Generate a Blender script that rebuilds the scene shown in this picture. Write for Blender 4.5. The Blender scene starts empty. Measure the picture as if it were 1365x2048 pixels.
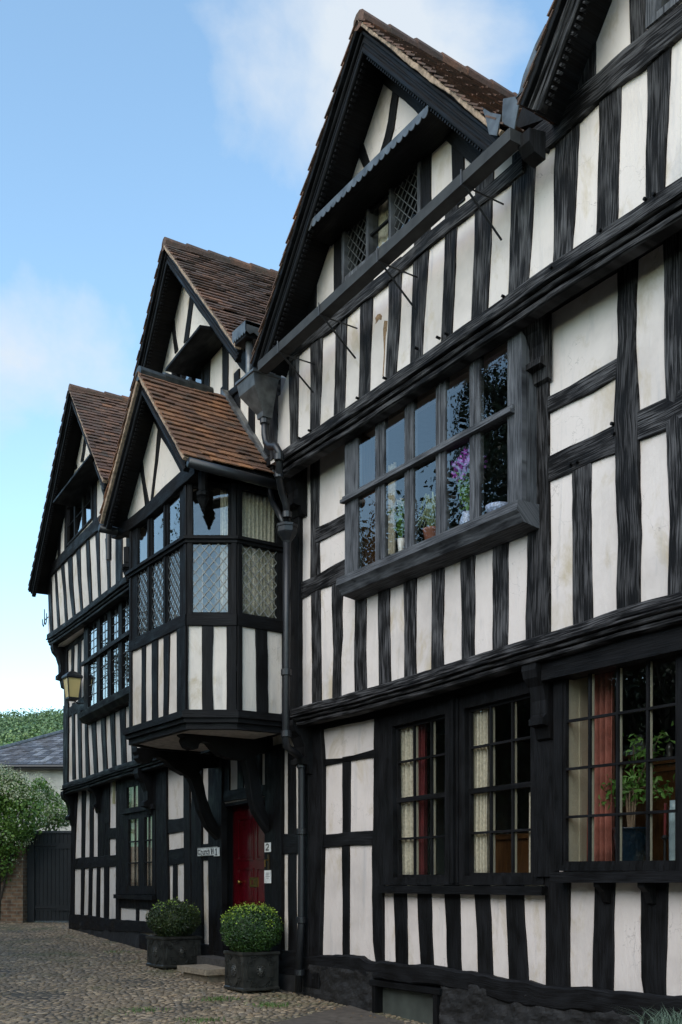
import bpy, bmesh, math, random
import numpy as np
from mathutils import Vector, noise
from mathutils.geometry import tessellate_polygon
random.seed(7); rng = np.random.default_rng(7)
SC = bpy.context.scene; COL = SC.collection
# ------------------------------------------------------------------ camera, sky, sun
FPX, HV, U0 = 2120.0, 1764.0, 682.5
HEAD = math.pi - math.atan((U0 + 720) / FPX)
FW = (math.cos(HEAD), math.sin(HEAD)); RT = (math.sin(HEAD), -math.cos(HEAD))
CAM = (10.266, -6.231, 1.27)
cd = bpy.data.cameras.new('camera'); cam = bpy.data.objects.new('camera', cd); COL.objects.link(cam)
cam.location = CAM; cam.rotation_euler = (math.pi/2, 0, HEAD - math.pi/2)
cd.sensor_fit = 'VERTICAL'; cd.sensor_height = 36; cd.lens = FPX/2048*36
cd.shift_y = (HV - 1024)/2048; cd.clip_end = 3000; cd.clip_start = .05
SC.camera = cam
SUN_EL, SUN_AZ = math.radians(38), math.radians(160)
w = bpy.data.worlds.new('World'); SC.world = w; w.use_nodes = True
nt = w.node_tree; N = nt.nodes; L = nt.links
bg = N['Background']; bg.inputs[1].default_value = .125
sky = N.new('ShaderNodeTexSky'); sky.sky_type = 'NISHITA'; sky.sun_disc = False
sky.sun_elevation = SUN_EL; sky.sun_rotation = SUN_AZ; sky.air_density = 1.0; sky.dust_density = .15; sky.ozone_density = 1.5
tc = N.new('ShaderNodeTexCoord')
def wn(t, **k):
    n = N.new(t)
    for a, b in k.items(): setattr(n, a, b)
    return n
nz = wn('ShaderNodeTexNoise'); nz.inputs['Scale'].default_value = 4.2; nz.inputs['Detail'].default_value = 11; nz.inputs['Roughness'].default_value = .58; nz.inputs['Distortion'].default_value = .35
mp = wn('ShaderNodeMapping'); mp.inputs['Scale'].default_value = (1, 1, 1.5); mp.inputs['Location'].default_value = (.4, .1, 0); L.new(tc.outputs['Generated'], mp.inputs[0]); L.new(mp.outputs[0], nz.inputs[0])
acc = nz.outputs[0]
def dirn(u, v):
    x = (u - U0)/FPX; d = Vector((FW[0] + RT[0]*x, FW[1] + RT[1]*x, (HV - v)/FPX)); return d.normalized()
for (dx_, rad, amt) in ((Vector((-.80, -.52, .35)).normalized(), .75, -.22),) + tuple((dirn(u, v), rad, amt) for (u, v, rad, amt) in ((500, 200, .17, .23), (880, 170, .15, .18), (640, 60, .20, .18), (-40, 700, .16, .11), (330, 1000, .2, .05), (250, 250, .2, -.16), (60, 50, .25, -.12), (1030, 190, .045, -.10))):
    dp = wn('ShaderNodeVectorMath', operation='DISTANCE'); nr = wn('ShaderNodeVectorMath', operation='NORMALIZE'); L.new(tc.outputs['Generated'], nr.inputs[0]); L.new(nr.outputs[0], dp.inputs[0]); dp.inputs[1].default_value = dx_
    mr = wn('ShaderNodeMapRange', interpolation_type='SMOOTHSTEP'); L.new(dp.outputs['Value'], mr.inputs[0]); mr.inputs[1].default_value = 0; mr.inputs[2].default_value = rad; mr.inputs[3].default_value = amt; mr.inputs[4].default_value = 0
    ad = wn('ShaderNodeMath', operation='ADD'); L.new(acc, ad.inputs[0]); L.new(mr.outputs[0], ad.inputs[1]); acc = ad.outputs[0]
rp = wn('ShaderNodeValToRGB'); rp.color_ramp.elements[0].position = .53; rp.color_ramp.elements[1].position = .80; L.new(acc, rp.inputs[0])
mx = wn('ShaderNodeMixRGB'); mx.inputs[2].default_value = (2.4, 2.6, 2.8, 1); ml = wn('ShaderNodeMath', operation='MULTIPLY'); ml.inputs[1].default_value = .9
L.new(rp.outputs[0], ml.inputs[0]); tn = wn('ShaderNodeMixRGB', blend_type='MULTIPLY'); tn.inputs[0].default_value = 1; tn.inputs[2].default_value = (1.06, 1.12, 1.0, 1); L.new(sky.outputs[0], tn.inputs[1]); L.new(ml.outputs[0], mx.inputs[0]); L.new(tn.outputs[0], mx.inputs[1]); L.new(mx.outputs[0], bg.inputs[0])
sl = bpy.data.lights.new('sun', 'SUN'); sl.energy = 1.0; sl.angle = math.radians(60); sl.color = (1, .90, .78)
so = bpy.data.objects.new('sun', sl); COL.objects.link(so)
sd = Vector((math.sin(SUN_AZ)*math.cos(SUN_EL), math.cos(SUN_AZ)*math.cos(SUN_EL), math.sin(SUN_EL)))
so.rotation_euler = sd.to_track_quat('Z', 'Y').to_euler()
SC.view_settings.view_transform = 'Standard'; SC.view_settings.look = 'None'; SC.view_settings.gamma = 1
SC.view_settings.exposure = 1.42
SC.render.engine = 'CYCLES'
# ------------------------------------------------------------------ picture -> place
CR = {'P': (0, 0, 1), 'C1': (0, 1380, 4.015), 'C2': (40, 960, 3.792), 'C3': (80, 740, 3.4125), 'C4': (200, 440, 3.25), 'C5': (220, 940, 3.25),
      'C6': (220, 1440, 3.102), 'D1': (500, 0, 2.275), 'D2': (900, 0, 2.9355), 'D3': (460, 500, 2.73), 'D4': (560, 860, 2.4375),
      'D5': (960, 500, 2.768), 'D6': (560, 1380, 2.4375), 'D7': (1040, 1260, 2.6)}
def px(k, x, y):
    a, b, s = CR[k]; return a + x/s, b + y/s
def ray(u, v):
    x = (u - U0)/FPX; return (FW[0] + RT[0]*x, FW[1] + RT[1]*x, (HV - v)/FPX)
class Fr:                       # an upright plane: origin o (xy), direction e along it, n outward
    def __init__(s, o, e):
        l = math.hypot(*e); s.o = o; s.e = (e[0]/l, e[1]/l); s.n = (s.e[1], -s.e[0])
    def hit(s, u, v, off=0):
        d = ray(u, v); ox = s.o[0] + s.n[0]*off; oy = s.o[1] + s.n[1]*off
        t = ((ox - CAM[0])*s.n[0] + (oy - CAM[1])*s.n[1])/(d[0]*s.n[0] + d[1]*s.n[1])
        return ((CAM[0] + d[0]*t - s.o[0])*s.e[0] + (CAM[1] + d[1]*t - s.o[1])*s.e[1], CAM[2] + d[2]*t)
    def h(s, k, x, y, off=0): return s.hit(*px(k, x, y), off)
    def W(s, a, off, z): return (s.o[0] + s.e[0]*a + s.n[0]*off, s.o[1] + s.e[1]*a + s.n[1]*off, z)
FR = Fr((0, 0), (1, 0))
FL = Fr((0, 0), (.99657, -.08279))
def gz(x): return -.035*max(-18, min(12, x))
def ground_hit(u, v):
    d = ray(u, v); z = 0.
    for _ in range(30):
        t = (z - CAM[2])/d[2]; x = CAM[0] + d[0]*t; y = CAM[1] + d[1]*t; z = gz(x)
    return x, y, z
# ------------------------------------------------------------------ meshes
class MB:
    def __init__(s): s.v = []; s.f = []; s.uv = []
    def add(s, vs, fs, uvs=None):
        b = len(s.v); s.v += [tuple(p) for p in vs]; s.f += [tuple(i + b for i in f) for f in fs]
        s.uv += (uvs if uvs else [(p[0] + p[1]*.3, p[2]) for p in vs]); return s
    def build(s, name, mat, parent=None, smooth=False, rec=True):
        o0 = Vector(root_loc(parent)) if parent else Vector((0, 0, 0))
        me = bpy.data.meshes.new(name)
        me.from_pydata([tuple(Vector(p) - o0) for p in s.v], [], s.f)
        if rec:
            bm = bmesh.new(); bm.from_mesh(me); bmesh.ops.recalc_face_normals(bm, faces=bm.faces); bm.to_mesh(me); bm.free()
        ul = me.uv_layers.new(name='uv')
        vi = np.empty(len(me.loops), np.int32); me.loops.foreach_get('vertex_index', vi)
        ul.data.foreach_set('uv', np.array(s.uv, np.float32)[vi].ravel())
        me.materials.append(mat)
        if smooth: me.polygons.foreach_set('use_smooth', [True]*len(me.polygons))
        o = bpy.data.objects.new(name, me); COL.objects.link(o)
        if parent: o.parent = parent
        return o
def root_loc(o):
    while o.parent: o = o.parent
    return o.get('_rl', (0, 0, 0)) if '_rl' in o else tuple(o.location)
def tag(o, label=None, cat=None, group=None, kind=None):
    if label: o['label'] = label
    if cat: o['category'] = cat
    if group: o['group'] = group
    if kind: o['kind'] = kind
    return o
def empty(name, loc, label, cat, group=None):
    o = bpy.data.objects.new(name, None); COL.objects.link(o); o.location = loc; o.empty_display_size = .2
    return tag(o, label, cat, group)
def single(mb, name, mat, loc, label, cat, group=None, smooth=False):   # a one-mesh thing with its origin at its base
    o = mb.build(name, mat, None, smooth); o.data.transform(__import__('mathutils').Matrix.Translation(-Vector(loc))); o.location = loc
    return tag(o, label, cat, group)
def box(mb, fr, s0, s1, z0, z1, o0, o1):
    P_ = [(s, o, z) for s in (s0, s1) for o in (o0, o1) for z in (z0, z1)]; vs = [fr.W(*p) for p in P_]; uv = [(p[2] + p[1]*.9, p[0]) if abs(s1-s0) > abs(z1-z0) else (p[0] + p[1]*.9, p[2]) for p in P_]
    mb.add(vs, [(0, 1, 3, 2), (4, 6, 7, 5), (0, 4, 5, 1), (2, 3, 7, 6), (0, 2, 6, 4), (1, 5, 7, 3)], uv); return mb
def bar(mb, fr, p0, p1, w, o0, o1, ext=0):
    d = Vector((p1[0]-p0[0], p1[1]-p0[1])); l = d.length; d /= l; q = Vector((-d.y, d.x))*w/2
    a = Vector(p0) - d*ext; b = Vector(p1) + d*ext; r = random.random()*9
    vs, uv = [], []
    for p, t in ((a, 0), (b, l)):
        for sg in (-1, 1):
            for o in (o0, o1): c = p + q*sg; vs.append(fr.W(c.x, o, c.y)); uv.append((r + sg*w/2 + o, t + r))
    mb.add(vs, [(0, 1, 3, 2), (4, 6, 7, 5), (0, 4, 5, 1), (2, 3, 7, 6), (0, 2, 6, 4), (1, 5, 7, 3)], uv); return mb
def prism(mb, fr, outer, o0, o1, holes=()):
    loops = [[Vector((p[0], p[1], 0)) for p in lp] for lp in (outer, *holes)]
    flat = [p for lp in loops for p in lp]; n = len(flat)
    tris = tessellate_polygon(loops)
    vs = [fr.W(p.x, o0, p.y) for p in flat] + [fr.W(p.x, o1, p.y) for p in flat]
    fs = [tuple(t) for t in tris] + [tuple(i + n for i in reversed(t)) for t in tris]; b = 0
    for lp in loops:
        m = len(lp)
        for i in range(m): j = (i + 1) % m; fs.append((b + i, b + j, b + j + n, b + i + n))
        b += m
    mb.add(vs, fs, [(p.x, p.y) for p in flat]*2); return mb
def wprism(mb, poly3, ext):        # polygon of world points pushed along a world vector
    n = len(poly3); e = Vector(ext); vs = [Vector(p) for p in poly3]; vs += [p + e for p in vs]
    ex = e.normalized(); uv = [((p - ex*p.dot(ex)).x*.4 + (p - ex*p.dot(ex)).y*.9 + (p - ex*p.dot(ex)).z, p.dot(ex)) if e.length > .35 else (p.x + p.y*.9, p.z) for p in vs]
    mb.add(vs, [tuple(range(n)), tuple(range(2*n-1, n-1, -1))] + [(i, (i+1) % n, (i+1) % n + n, i + n) for i in range(n)], uv); return mb
def tube(mb, pts, r, n=10, cap=True):
    P = [Vector(p) for p in pts]; rs = r if isinstance(r, (list, tuple)) else [r]*len(P); b = len(mb.v); vs, uv = [], []; u = None; L_ = 0
    for i, p in enumerate(P):
        d = (P[min(i+1, len(P)-1)] - P[max(i-1, 0)]).normalized()
        if u is None: u = d.orthogonal().normalized()
        u = (u - d*u.dot(d)).normalized(); v = d.cross(u)
        if i: L_ += (p - P[i-1]).length
        for k in range(n):
            a = 2*math.pi*k/n; vs.append(p + (u*math.cos(a) + v*math.sin(a))*rs[i]); uv.append((k/n*rs[i]*6, L_))
    fs = [(i*n+k, i*n+(k+1) % n, (i+1)*n+(k+1) % n, (i+1)*n+k) for i in range(len(P)-1) for k in range(n)]
    if cap: fs += [tuple(range(n-1, -1, -1)), tuple((len(P)-1)*n + k for k in range(n))]
    mb.add(vs, fs, uv); return mb
def lathe(mb, c, prof, n=16, sx=1, sy=1, square=False):
    vs, fs = [], []
    if square: n = 4
    for r, z in prof:
        for k in range(n):
            a = 2*math.pi*k/n + (math.pi/4 if square else 0); q = 1.414 if square else 1
            vs.append((c[0] + r*q*sx*math.cos(a), c[1] + r*q*sy*math.sin(a), c[2] + z))
    m = len(prof)
    fs = [(i*n+k, i*n+(k+1) % n, (i+1)*n+(k+1) % n, (i+1)*n+k) for i in range(m-1) for k in range(n)] + [tuple(range(n-1, -1, -1)), tuple((m-1)*n+k for k in range(n))]
    mb.add(vs, fs); return mb
def resample(pts, n):
    d = [0]
    for i in range(1, len(pts)): d.append(d[-1] + math.hypot(pts[i][0]-pts[i-1][0], pts[i][1]-pts[i-1][1]))
    out = []
    for k in range(n):
        t = d[-1]*k/(n-1); i = 1
        while i < len(d)-1 and d[i] < t: i += 1
        q = (t - d[i-1])/max(1e-9, d[i]-d[i-1]); out.append((pts[i-1][0]*(1-q)+pts[i][0]*q, pts[i-1][1]*(1-q)+pts[i][1]*q))
    return out, d[-1]
def strip(mb, fr, A, B, off, th=.016, base=-.03, wob=.005, ch=.005, ext=.05, seg=.11):
    _, la = resample(A, 2); n = max(3, int(la/seg) + 1)
    A, _ = resample(A, n); B, _ = resample(B, n); r = random.random()*50; th += random.uniform(-.003, .003)
    def push(P):
        d = Vector(P[0]) - Vector(P[1]); d.normalize(); e = Vector(P[-1]) - Vector(P[-2]); e.normalize()
        P = list(P); P[0] = tuple(Vector(P[0]) + d*ext); P[-1] = tuple(Vector(P[-1]) + e*ext); return P
    A, B = push(A), push(B); vs, fs, uv = [], [], []; t = 0
    for i in range(n):
        a, b = Vector(A[i]), Vector(B[i]); w_ = (b - a); l = max(w_.length, 1e-4); w_ /= l
        if i: t += (a - Vector(A[i-1])).length
        a = a + w_*wob*(noise.noise((r, t*2.2, 0))*1.6 + noise.noise((r, t*9, 3))*.8); b = b + w_*wob*(noise.noise((r, t*2.2, 9))*1.6 + noise.noise((r, t*9, 7))*.8)
        dz = .003*noise.noise((r+3, t*3, 1)); c = min(ch, l*.2); m = (a+b)/2
        for p, o in ((a, base), (a, th-ch+dz), (a + w_*c, th+dz), (m, th+dz+.0015), (b - w_*c, th+dz), (b, th-ch+dz), (b, base)):
            vs.append(fr.W(p.x, off + o, p.y)); uv.append((r + (p - a).dot(w_) + (o if p is a else 0)*.2, t + r))
    for i in range(n-1):
        for k in range(6): fs.append((i*7+k, i*7+k+1, i*7+k+8, i*7+k+7))
    fs += [tuple(range(6, -1, -1)), tuple((n-1)*7+k for k in range(7))]
    mb.add(vs, fs, uv); return mb
TM = {}
def stud(fr, off, k, rows, parent, name='stud', mat='tb', **kw):
    f_ = off + kw.get('th', .016); A = [fr.h(k, xl, y, f_) for y, xl, xr in rows]; B = [fr.h(k, xr, y, f_) for y, xl, xr in rows]
    zt_, zl_ = max(A[0][1], B[0][1]), min(A[-1][1], B[-1][1]); A[0] = (A[0][0], zt_); B[0] = (B[0][0], zt_); A[-1] = (A[-1][0], zl_); B[-1] = (B[-1][0], zl_)
    return strip(MB(), fr, A, B, off, **kw).build(name, TM[mat], parent)
def rail(fr, off, k, rows, parent, name='rail', mat='tb', **kw):
    kw.setdefault('th', .023)
    f_ = off + kw['th']; A = [fr.h(k, x, yt, f_) for x, yt, yb in rows]; B = [fr.h(k, x, yb, f_) for x, yt, yb in rows]
    return strip(MB(), fr, A, B, off, **kw).build(name, TM[mat], parent)
def edges(fr, off, k, rows, parent, name='brace', mat='tb', **kw):
    A = [fr.h(k, a, b, off) for a, b, c, d in rows]; B = [fr.h(k, c, d, off) for a, b, c, d in rows]
    return strip(MB(), fr, A, B, off, **kw).build(name, TM[mat], parent)
# ------------------------------------------------------------------ materials
def mat_new(name):
    m = bpy.data.materials.new(name); m.use_nodes = True; t = m.node_tree; return m, t.nodes, t.links, t.nodes['Principled BSDF']
def nd(N, typ, **kw):
    n = N.new(typ)
    for k, v in kw.items():
        if k in n.inputs: n.inputs[k].default_value = v
        else: setattr(n, k, v)
    return n
def ramp(N, L, src, stops):
    r = N.new('ShaderNodeValToRGB'); cr = r.color_ramp
    while len(cr.elements) < len(stops): cr.elements.new(.5)
    for e, (p, c) in zip(cr.elements, stops): e.position = p; e.color = (*c, 1) if len(c) == 3 else c
    L.new(src, r.inputs[0]); return r
def mixc(N, L, fac, a, b, mode='MIX'):
    m = N.new('ShaderNodeMixRGB'); m.blend_type = mode
    for i, x in ((0, fac), (1, a), (2, b)):
        if hasattr(x, 'is_linked') or hasattr(x, 'links'): L.new(x, m.inputs[i])
        else: m.inputs[i].default_value = x if i == 0 else (*x, 1)
    return m.outputs[0]
def bump(N, L, bs, h, strength, dist, prev=None):
    b = nd(N, 'ShaderNodeBump', Strength=strength, Distance=dist); L.new(h, b.inputs['Height'])
    if prev: L.new(prev, b.inputs['Normal'])
    L.new(b.outputs[0], bs.inputs['Normal']); return b.outputs[0]
def wood(name, dark, grey, lo, hi, rough, bs_=.5):
    m, N, L, P = mat_new(name); uv = N.new('ShaderNodeUVMap')
    def nn(sx, sy, sc, det, dis=0):
        mp = nd(N, 'ShaderNodeMapping'); mp.inputs['Scale'].default_value = (sx, sy, 1); L.new(uv.outputs[0], mp.inputs[0])
        t = nd(N, 'ShaderNodeTexNoise', Scale=sc, Detail=det, Distortion=dis); L.new(mp.outputs[0], t.inputs[0]); return t.outputs[0]
    g = nn(110, 3.2, 1, 8, .3); big = nn(9, 3.0, 1, 12, .15); fine = nn(260, 8, 1, 4)
    mm = nd(N, 'ShaderNodeMath', operation='MULTIPLY_ADD'); L.new(big, mm.inputs[0]); mm.inputs[1].default_value = .42
    m2 = nd(N, 'ShaderNodeMath', operation='MULTIPLY'); L.new(g, m2.inputs[0]); m2.inputs[1].default_value = .58; L.new(m2.outputs[0], mm.inputs[2])
    r = ramp(N, L, mm.outputs[0], [(lo, dark), (hi, grey)])
    oi = N.new('ShaderNodeObjectInfo'); hv = nd(N, 'ShaderNodeMapRange'); L.new(oi.outputs['Random'], hv.inputs[0]); hv.inputs[3].default_value = .65; hv.inputs[4].default_value = 1.3
    c = mixc(N, L, 1, r.outputs[0], hv.outputs[0], 'MULTIPLY')
    cr = ramp(N, L, fine, [(.30, (0.2, .2, .2)), (.42, (1, 1, 1))]); c = mixc(N, L, .7, c, cr.outputs[0], 'MULTIPLY')
    L.new(c, P.inputs['Base Color']); P.inputs['Roughness'].default_value = rough
    P.inputs['Specular IOR Level'].default_value = .13
    rr = ramp(N, L, big, [(.35, (rough-.12,)*3), (.65, (min(1, rough+.2),)*3)]); L.new(rr.outputs[0], P.inputs['Roughness'])
    b1 = bump(N, L, P, g, bs_, .006); b2 = bump(N, L, P, fine, bs_*.8, .003, b1); bump(N, L, P, big, bs_, .008, b2)
    return m
TM['tb'] = wood('black_painted_timber', (.0040, .0036, .0036), (.012, .0125, .014), .42, .66, .55, .6)
TM['tw'] = wood('weathered_black_timber', (.0048, .0044, .0045), (.082, .080, .082), .47, .60, .66, .8)
TM['ts'] = wood('silvered_window_oak', (.022, .023, .026), (.135, .14, .15), .38, .62, .75, .8)
TM['door'] = None
def simple(name, col, rough=.6, metal=0, spec=.5, bsc=None, bst=.2, var=0):
    m, N, L, P = mat_new(name); P.inputs['Roughness'].default_value = rough; P.inputs['Metallic'].default_value = metal
    P.inputs['Specular IOR Level'].default_value = spec; P.inputs['Base Color'].default_value = (*col, 1)
    tcn = N.new('ShaderNodeTexCoord'); t = nd(N, 'ShaderNodeTexNoise', Scale=bsc or 14, Detail=5); L.new(tcn.outputs['Object'], t.inputs[0])
    v = var or .25; r = ramp(N, L, t.outputs[0], [(.3, tuple(c*(1-v) for c in col)), (.7, tuple(min(1, c*(1+v)) for c in col))])
    L.new(r.outputs[0], P.inputs['Base Color']); bump(N, L, P, t.outputs[0], bst, .004); return m
def plaster(name, col, stain=.5):
    m, N, L, P = mat_new(name); g = N.new('ShaderNodeNewGeometry')
    def nn(sc, det, ro=.5, dis=0, w=0, s=(1, 1, 1)):
        mp = nd(N, 'ShaderNodeMapping'); mp.inputs['Location'].default_value = (w, w, w); mp.inputs['Scale'].default_value = s; L.new(g.outputs['Position'], mp.inputs[0])
        t = nd(N, 'ShaderNodeTexNoise', Scale=sc, Detail=det, Roughness=ro, Distortion=dis); L.new(mp.outputs[0], t.inputs[0]); return t.outputs[0]
    a = nn(1.3, 5, .6); b = nn(3.1, 7, .68, .5, 4, (1, 1, .55)); c_ = nn(38, 4, .6, 0, 9); d = nn(8, 6, .65, .4, 2, (1, 1, .13)); e = nn(120, 3)
    col0 = ramp(N, L, a, [(.3, tuple(c*.80 for c in col)), (.5, col), (.72, (min(1, col[0]*1.06), min(1, col[1]*1.06), min(1, col[2]*1.07)))]).outputs[0]
    f = ramp(N, L, b, [(.54, (0, 0, 0)), (.70, (stain,)*3)]).outputs[0]
    col1 = mixc(N, L, f, col0, (.43, .35, .23))
    f2 = ramp(N, L, d, [(.56, (0, 0, 0)), (.72, (.55,)*3)]).outputs[0]
    col2 = mixc(N, L, f2, col1, (.40, .385, .38))
    vr = nd(N, 'ShaderNodeTexVoronoi', Scale=2.3); vr.feature = 'DISTANCE_TO_EDGE'
    mp2 = nd(N, 'ShaderNodeMapping'); L.new(g.outputs['Position'], mp2.inputs[0]); ad = nd(N, 'ShaderNodeVectorMath', operation='ADD')
    nz_ = nd(N, 'ShaderNodeTexNoise', Scale=4, Detail=6); L.new(g.outputs['Position'], nz_.inputs[0]); L.new(mp2.outputs[0], ad.inputs[0]); L.new(nz_.outputs['Color'], ad.inputs[1]); L.new(ad.outputs[0], vr.inputs[0])
    ck = ramp(N, L, vr.outputs['Distance'], [(.0, (1, 1, 1)), (.008, (0, 0, 0))]).outputs[0]
    ckm = ramp(N, L, a, [(.54, (0, 0, 0)), (.58, (.6, .6, .6))]).outputs[0]; ckf = mixc(N, L, 1, ck, ckm, 'MULTIPLY')
    col3 = mixc(N, L, ckf, col2, (.16, .14, .12)); L.new(col3, P.inputs['Base Color']); P.inputs['Roughness'].default_value = .85; P.inputs['Specular IOR Level'].default_value = .25
    b1 = bump(N, L, P, d, .5, .02); b2 = bump(N, L, P, c_, .35, .006, b1); b3 = bump(N, L, P, e, .3, .002, b2); return m
PL = plaster('limewashed_plaster', (.64, .572, .525), .75); PLR = plaster('limewashed_plaster_cream', (.66, .595, .525), .95)
def tile_mat(name, stops):
    m, N, L, P = mat_new(name); g = N.new('ShaderNodeNewGeometry')
    c = ramp(N, L, g.outputs['Random Per Island'], stops).outputs[0]
    t = nd(N, 'ShaderNodeTexNoise', Scale=5, Detail=8, Roughness=.7); L.new(g.outputs['Position'], t.inputs[0])
    f = ramp(N, L, t.outputs[0], [(.48, (0, 0, 0)), (.66, (.75,)*3)]).outputs[0]; c = mixc(N, L, f, c, (.055, .050, .035))
    t3 = nd(N, 'ShaderNodeTexNoise', Scale=1.1, Detail=5); L.new(g.outputs['Position'], t3.inputs[0]); c = mixc(N, L, ramp(N, L, t3.outputs[0], [(.42, (0, 0, 0)), (.62, (.55,)*3)]).outputs[0], c, (.05, .035, .028))
    t2 = nd(N, 'ShaderNodeTexNoise', Scale=60, Detail=5); L.new(g.outputs['Position'], t2.inputs[0])
    f2 = ramp(N, L, t2.outputs[0], [(.35, (.6,)*3), (.65, (1.15,)*3)]).outputs[0]; c = mixc(N, L, 1, c, f2, 'MULTIPLY')
    L.new(c, P.inputs['Base Color']); P.inputs['Roughness'].default_value = .85; bump(N, L, P, t2.outputs[0], .5, .004); return m
TILE = tile_mat('clay_tile_brown', [(0, (.085, .042, .027)), (.4, (.155, .075, .045)), (.75, (.12, .065, .045)), (1, (.25, .11, .055))])
TILEO = tile_mat('clay_tile_orange', [(0, (.13, .058, .032)), (.35, (.26, .108, .046)), (.7, (.20, .09, .045)), (1, (.36, .155, .062))])
SLATE = tile_mat('grey_slate', [(0, (.07, .08, .10)), (.5, (.15, .16, .19)), (1, (.30, .31, .34))])
MORTAR = simple('verge_mortar', (.30, .215, .15), .9, bsc=30, bst=.6, var=.5)
LEAD = simple('lead_sheet', (.115, .12, .122), .42, .55, bsc=9, var=.45); LEADD = simple('dark_lead', (.050, .049, .043), .42, .5, bsc=11, var=.5, bst=.4)
IRON = simple('black_iron', (.010, .011, .013), .42, 0, bsc=20); GUT = simple('grey_gutter_board', (.022, .022, .021), .7, bsc=8, var=.5, bst=.5)
CAME_LIT = simple('lit_lead_came', (.20, .20, .18), .5)  # paler copy of the came, with reflected light put into its colour
CAME = simple('window_lead_came', (.07, .072, .07), .5); CREAMP = simple('cream_inner_paint', (.42, .38, .28), .6)
JAMB = simple('cream_painted_jamb', (.48, .44, .33), .6, bsc=3, var=.1)
DARKROOM = simple('unlit_room_dark', (.030, .026, .022), .9); RED = simple('red_door_gloss', (.085, .002, .006), .25, 0, .6, bsc=6, bst=.05, var=.12)  # room colour is near-black so the rooms behind the glass look unlit
BRASS = simple('brass', (.45, .28, .07), .3, 1); WHITEP = simple('white_enamel', (.72, .72, .68), .4); INK = simple('black_ink', (.01, .01, .01), .5)
CURT = simple('cream_curtain_cloth', (.60, .55, .44), .9, bsc=40); CURTR = simple('red_curtain_cloth', (.14, .02, .022), .9); CURTP = simple('terracotta_curtain_cloth', (.34, .12, .09), .9)
BROWNW = wood('warm_brown_wood', (.10, .042, .015), (.22, .10, .035), .35, .65, .5, .2); STONE = simple('worn_sandstone', (.235, .19, .135), .9, bsc=22, bst=.7, var=.35)
RUBBLE = simple('black_painted_rubble', (.010, .0095, .0095), .75, bsc=7, bst=1, var=.7); PAVE = simple('brown_paving', (.085, .068, .052), .85, bsc=12, var=.35, bst=.5)
SOFF = simple('bay_soffit_plaster', (.50, .45, .40), .9); CERB = simple('blue_white_china', (.35, .42, .60), .25, bsc=60, var=.6); TERRA = simple('terracotta', (.20, .07, .04), .7)
WHITECH = simple('white_china', (.7, .7, .68), .25); LAMPG = simple('cream_lantern_glass', (.60, .47, .20), .35, bsc=3, var=.1); GREYB = simple('grey_green_board', (.05, .058, .05), .6, bsc=5, var=.3)
GATEM = simple('dark_painted_boards', (.012, .014, .016), .5, bsc=6, bst=.3); POTB = simple('dark_blue_glaze', (.008, .02, .035), .2)
BARE = simple('bare_lath_and_daub', (.22, .14, .075), .95, bsc=40, bst=.9, var=.4)
GLK = 3.4
def glass_mat():
    m = bpy.data.materials.new('old_window_glass'); m.use_nodes = True; N = m.node_tree.nodes; L = m.node_tree.links; N.clear()
    out = N.new('ShaderNodeOutputMaterial'); mx = N.new('ShaderNodeMixShader'); tr = N.new('ShaderNodeBsdfTransparent'); gl = nd(N, 'ShaderNodeBsdfGlossy', Roughness=.0)
    def mth(op, a, b=None):     # thin pane: both faces reflect alike from either side, R = 2F/(1+F)
        n = nd(N, 'ShaderNodeMath', operation=op)
        for k_, x_ in enumerate((a, b)):
            if x_ is None: continue
            if isinstance(x_, (int, float)): n.inputs[k_].default_value = x_
            else: L.new(x_, n.inputs[k_])
        return n.outputs[0]
    g0 = N.new('ShaderNodeNewGeometry'); dt = nd(N, 'ShaderNodeVectorMath', operation='DOT_PRODUCT'); L.new(g0.outputs['Incoming'], dt.inputs[0]); L.new(g0.outputs['True Normal'], dt.inputs[1])
    F_ = mth('ADD', mth('MULTIPLY', mth('POWER', mth('SUBTRACT', 1.0, mth('ABSOLUTE', dt.outputs['Value'])), 5.0), .957), .043)
    R_ = mth('MINIMUM', mth('MULTIPLY', mth('DIVIDE', F_, mth('ADD', F_, 1.0)), GLK), 1.0)
    g = N.new('ShaderNodeNewGeometry'); t = nd(N, 'ShaderNodeTexNoise', Scale=3.2, Detail=1); L.new(g.outputs['Position'], t.inputs[0])
    b = nd(N, 'ShaderNodeBump', Strength=.05, Distance=.02); L.new(t.outputs[0], b.inputs['Height']); L.new(b.outputs[0], gl.inputs['Normal'])
    tr.inputs[0].default_value = (.90, .90, .87, 1); L.new(R_, mx.inputs[0]); L.new(tr.outputs[0], mx.inputs[1]); L.new(gl.outputs[0], mx.inputs[2]); L.new(mx.outputs[0], out.inputs[0]); return m
GLASS = glass_mat()
def leafm(name, stops, rough=.5, nsc=3, isl=.6):
    m, N, L, P = mat_new(name); g = N.new('ShaderNodeNewGeometry'); t = nd(N, 'ShaderNodeTexNoise', Scale=nsc, Detail=2); L.new(g.outputs['Position'], t.inputs[0])
    ad = nd(N, 'ShaderNodeMath', operation='MULTIPLY_ADD'); L.new(t.outputs[0], ad.inputs[0]); ad.inputs[1].default_value = .8; 
    m2 = nd(N, 'ShaderNodeMath', operation='MULTIPLY_ADD'); L.new(g.outputs['Random Per Island'], m2.inputs[0]); m2.inputs[1].default_value = isl; m2.inputs[2].default_value = (.4-isl)*.5 - .1; L.new(m2.outputs[0], ad.inputs[2])
    L.new(ramp(N, L, ad.outputs[0], stops).outputs[0], P.inputs['Base Color']); P.inputs['Roughness'].default_value = rough; P.inputs['Transmission Weight'].default_value = 0
    P.inputs['Subsurface Weight'].default_value = 0; return m
BOXL = leafm('box_leaf', [(0, (.005, .016, .003)), (.5, (.022, .06, .010)), (1, (.07, .14, .02))])
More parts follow.
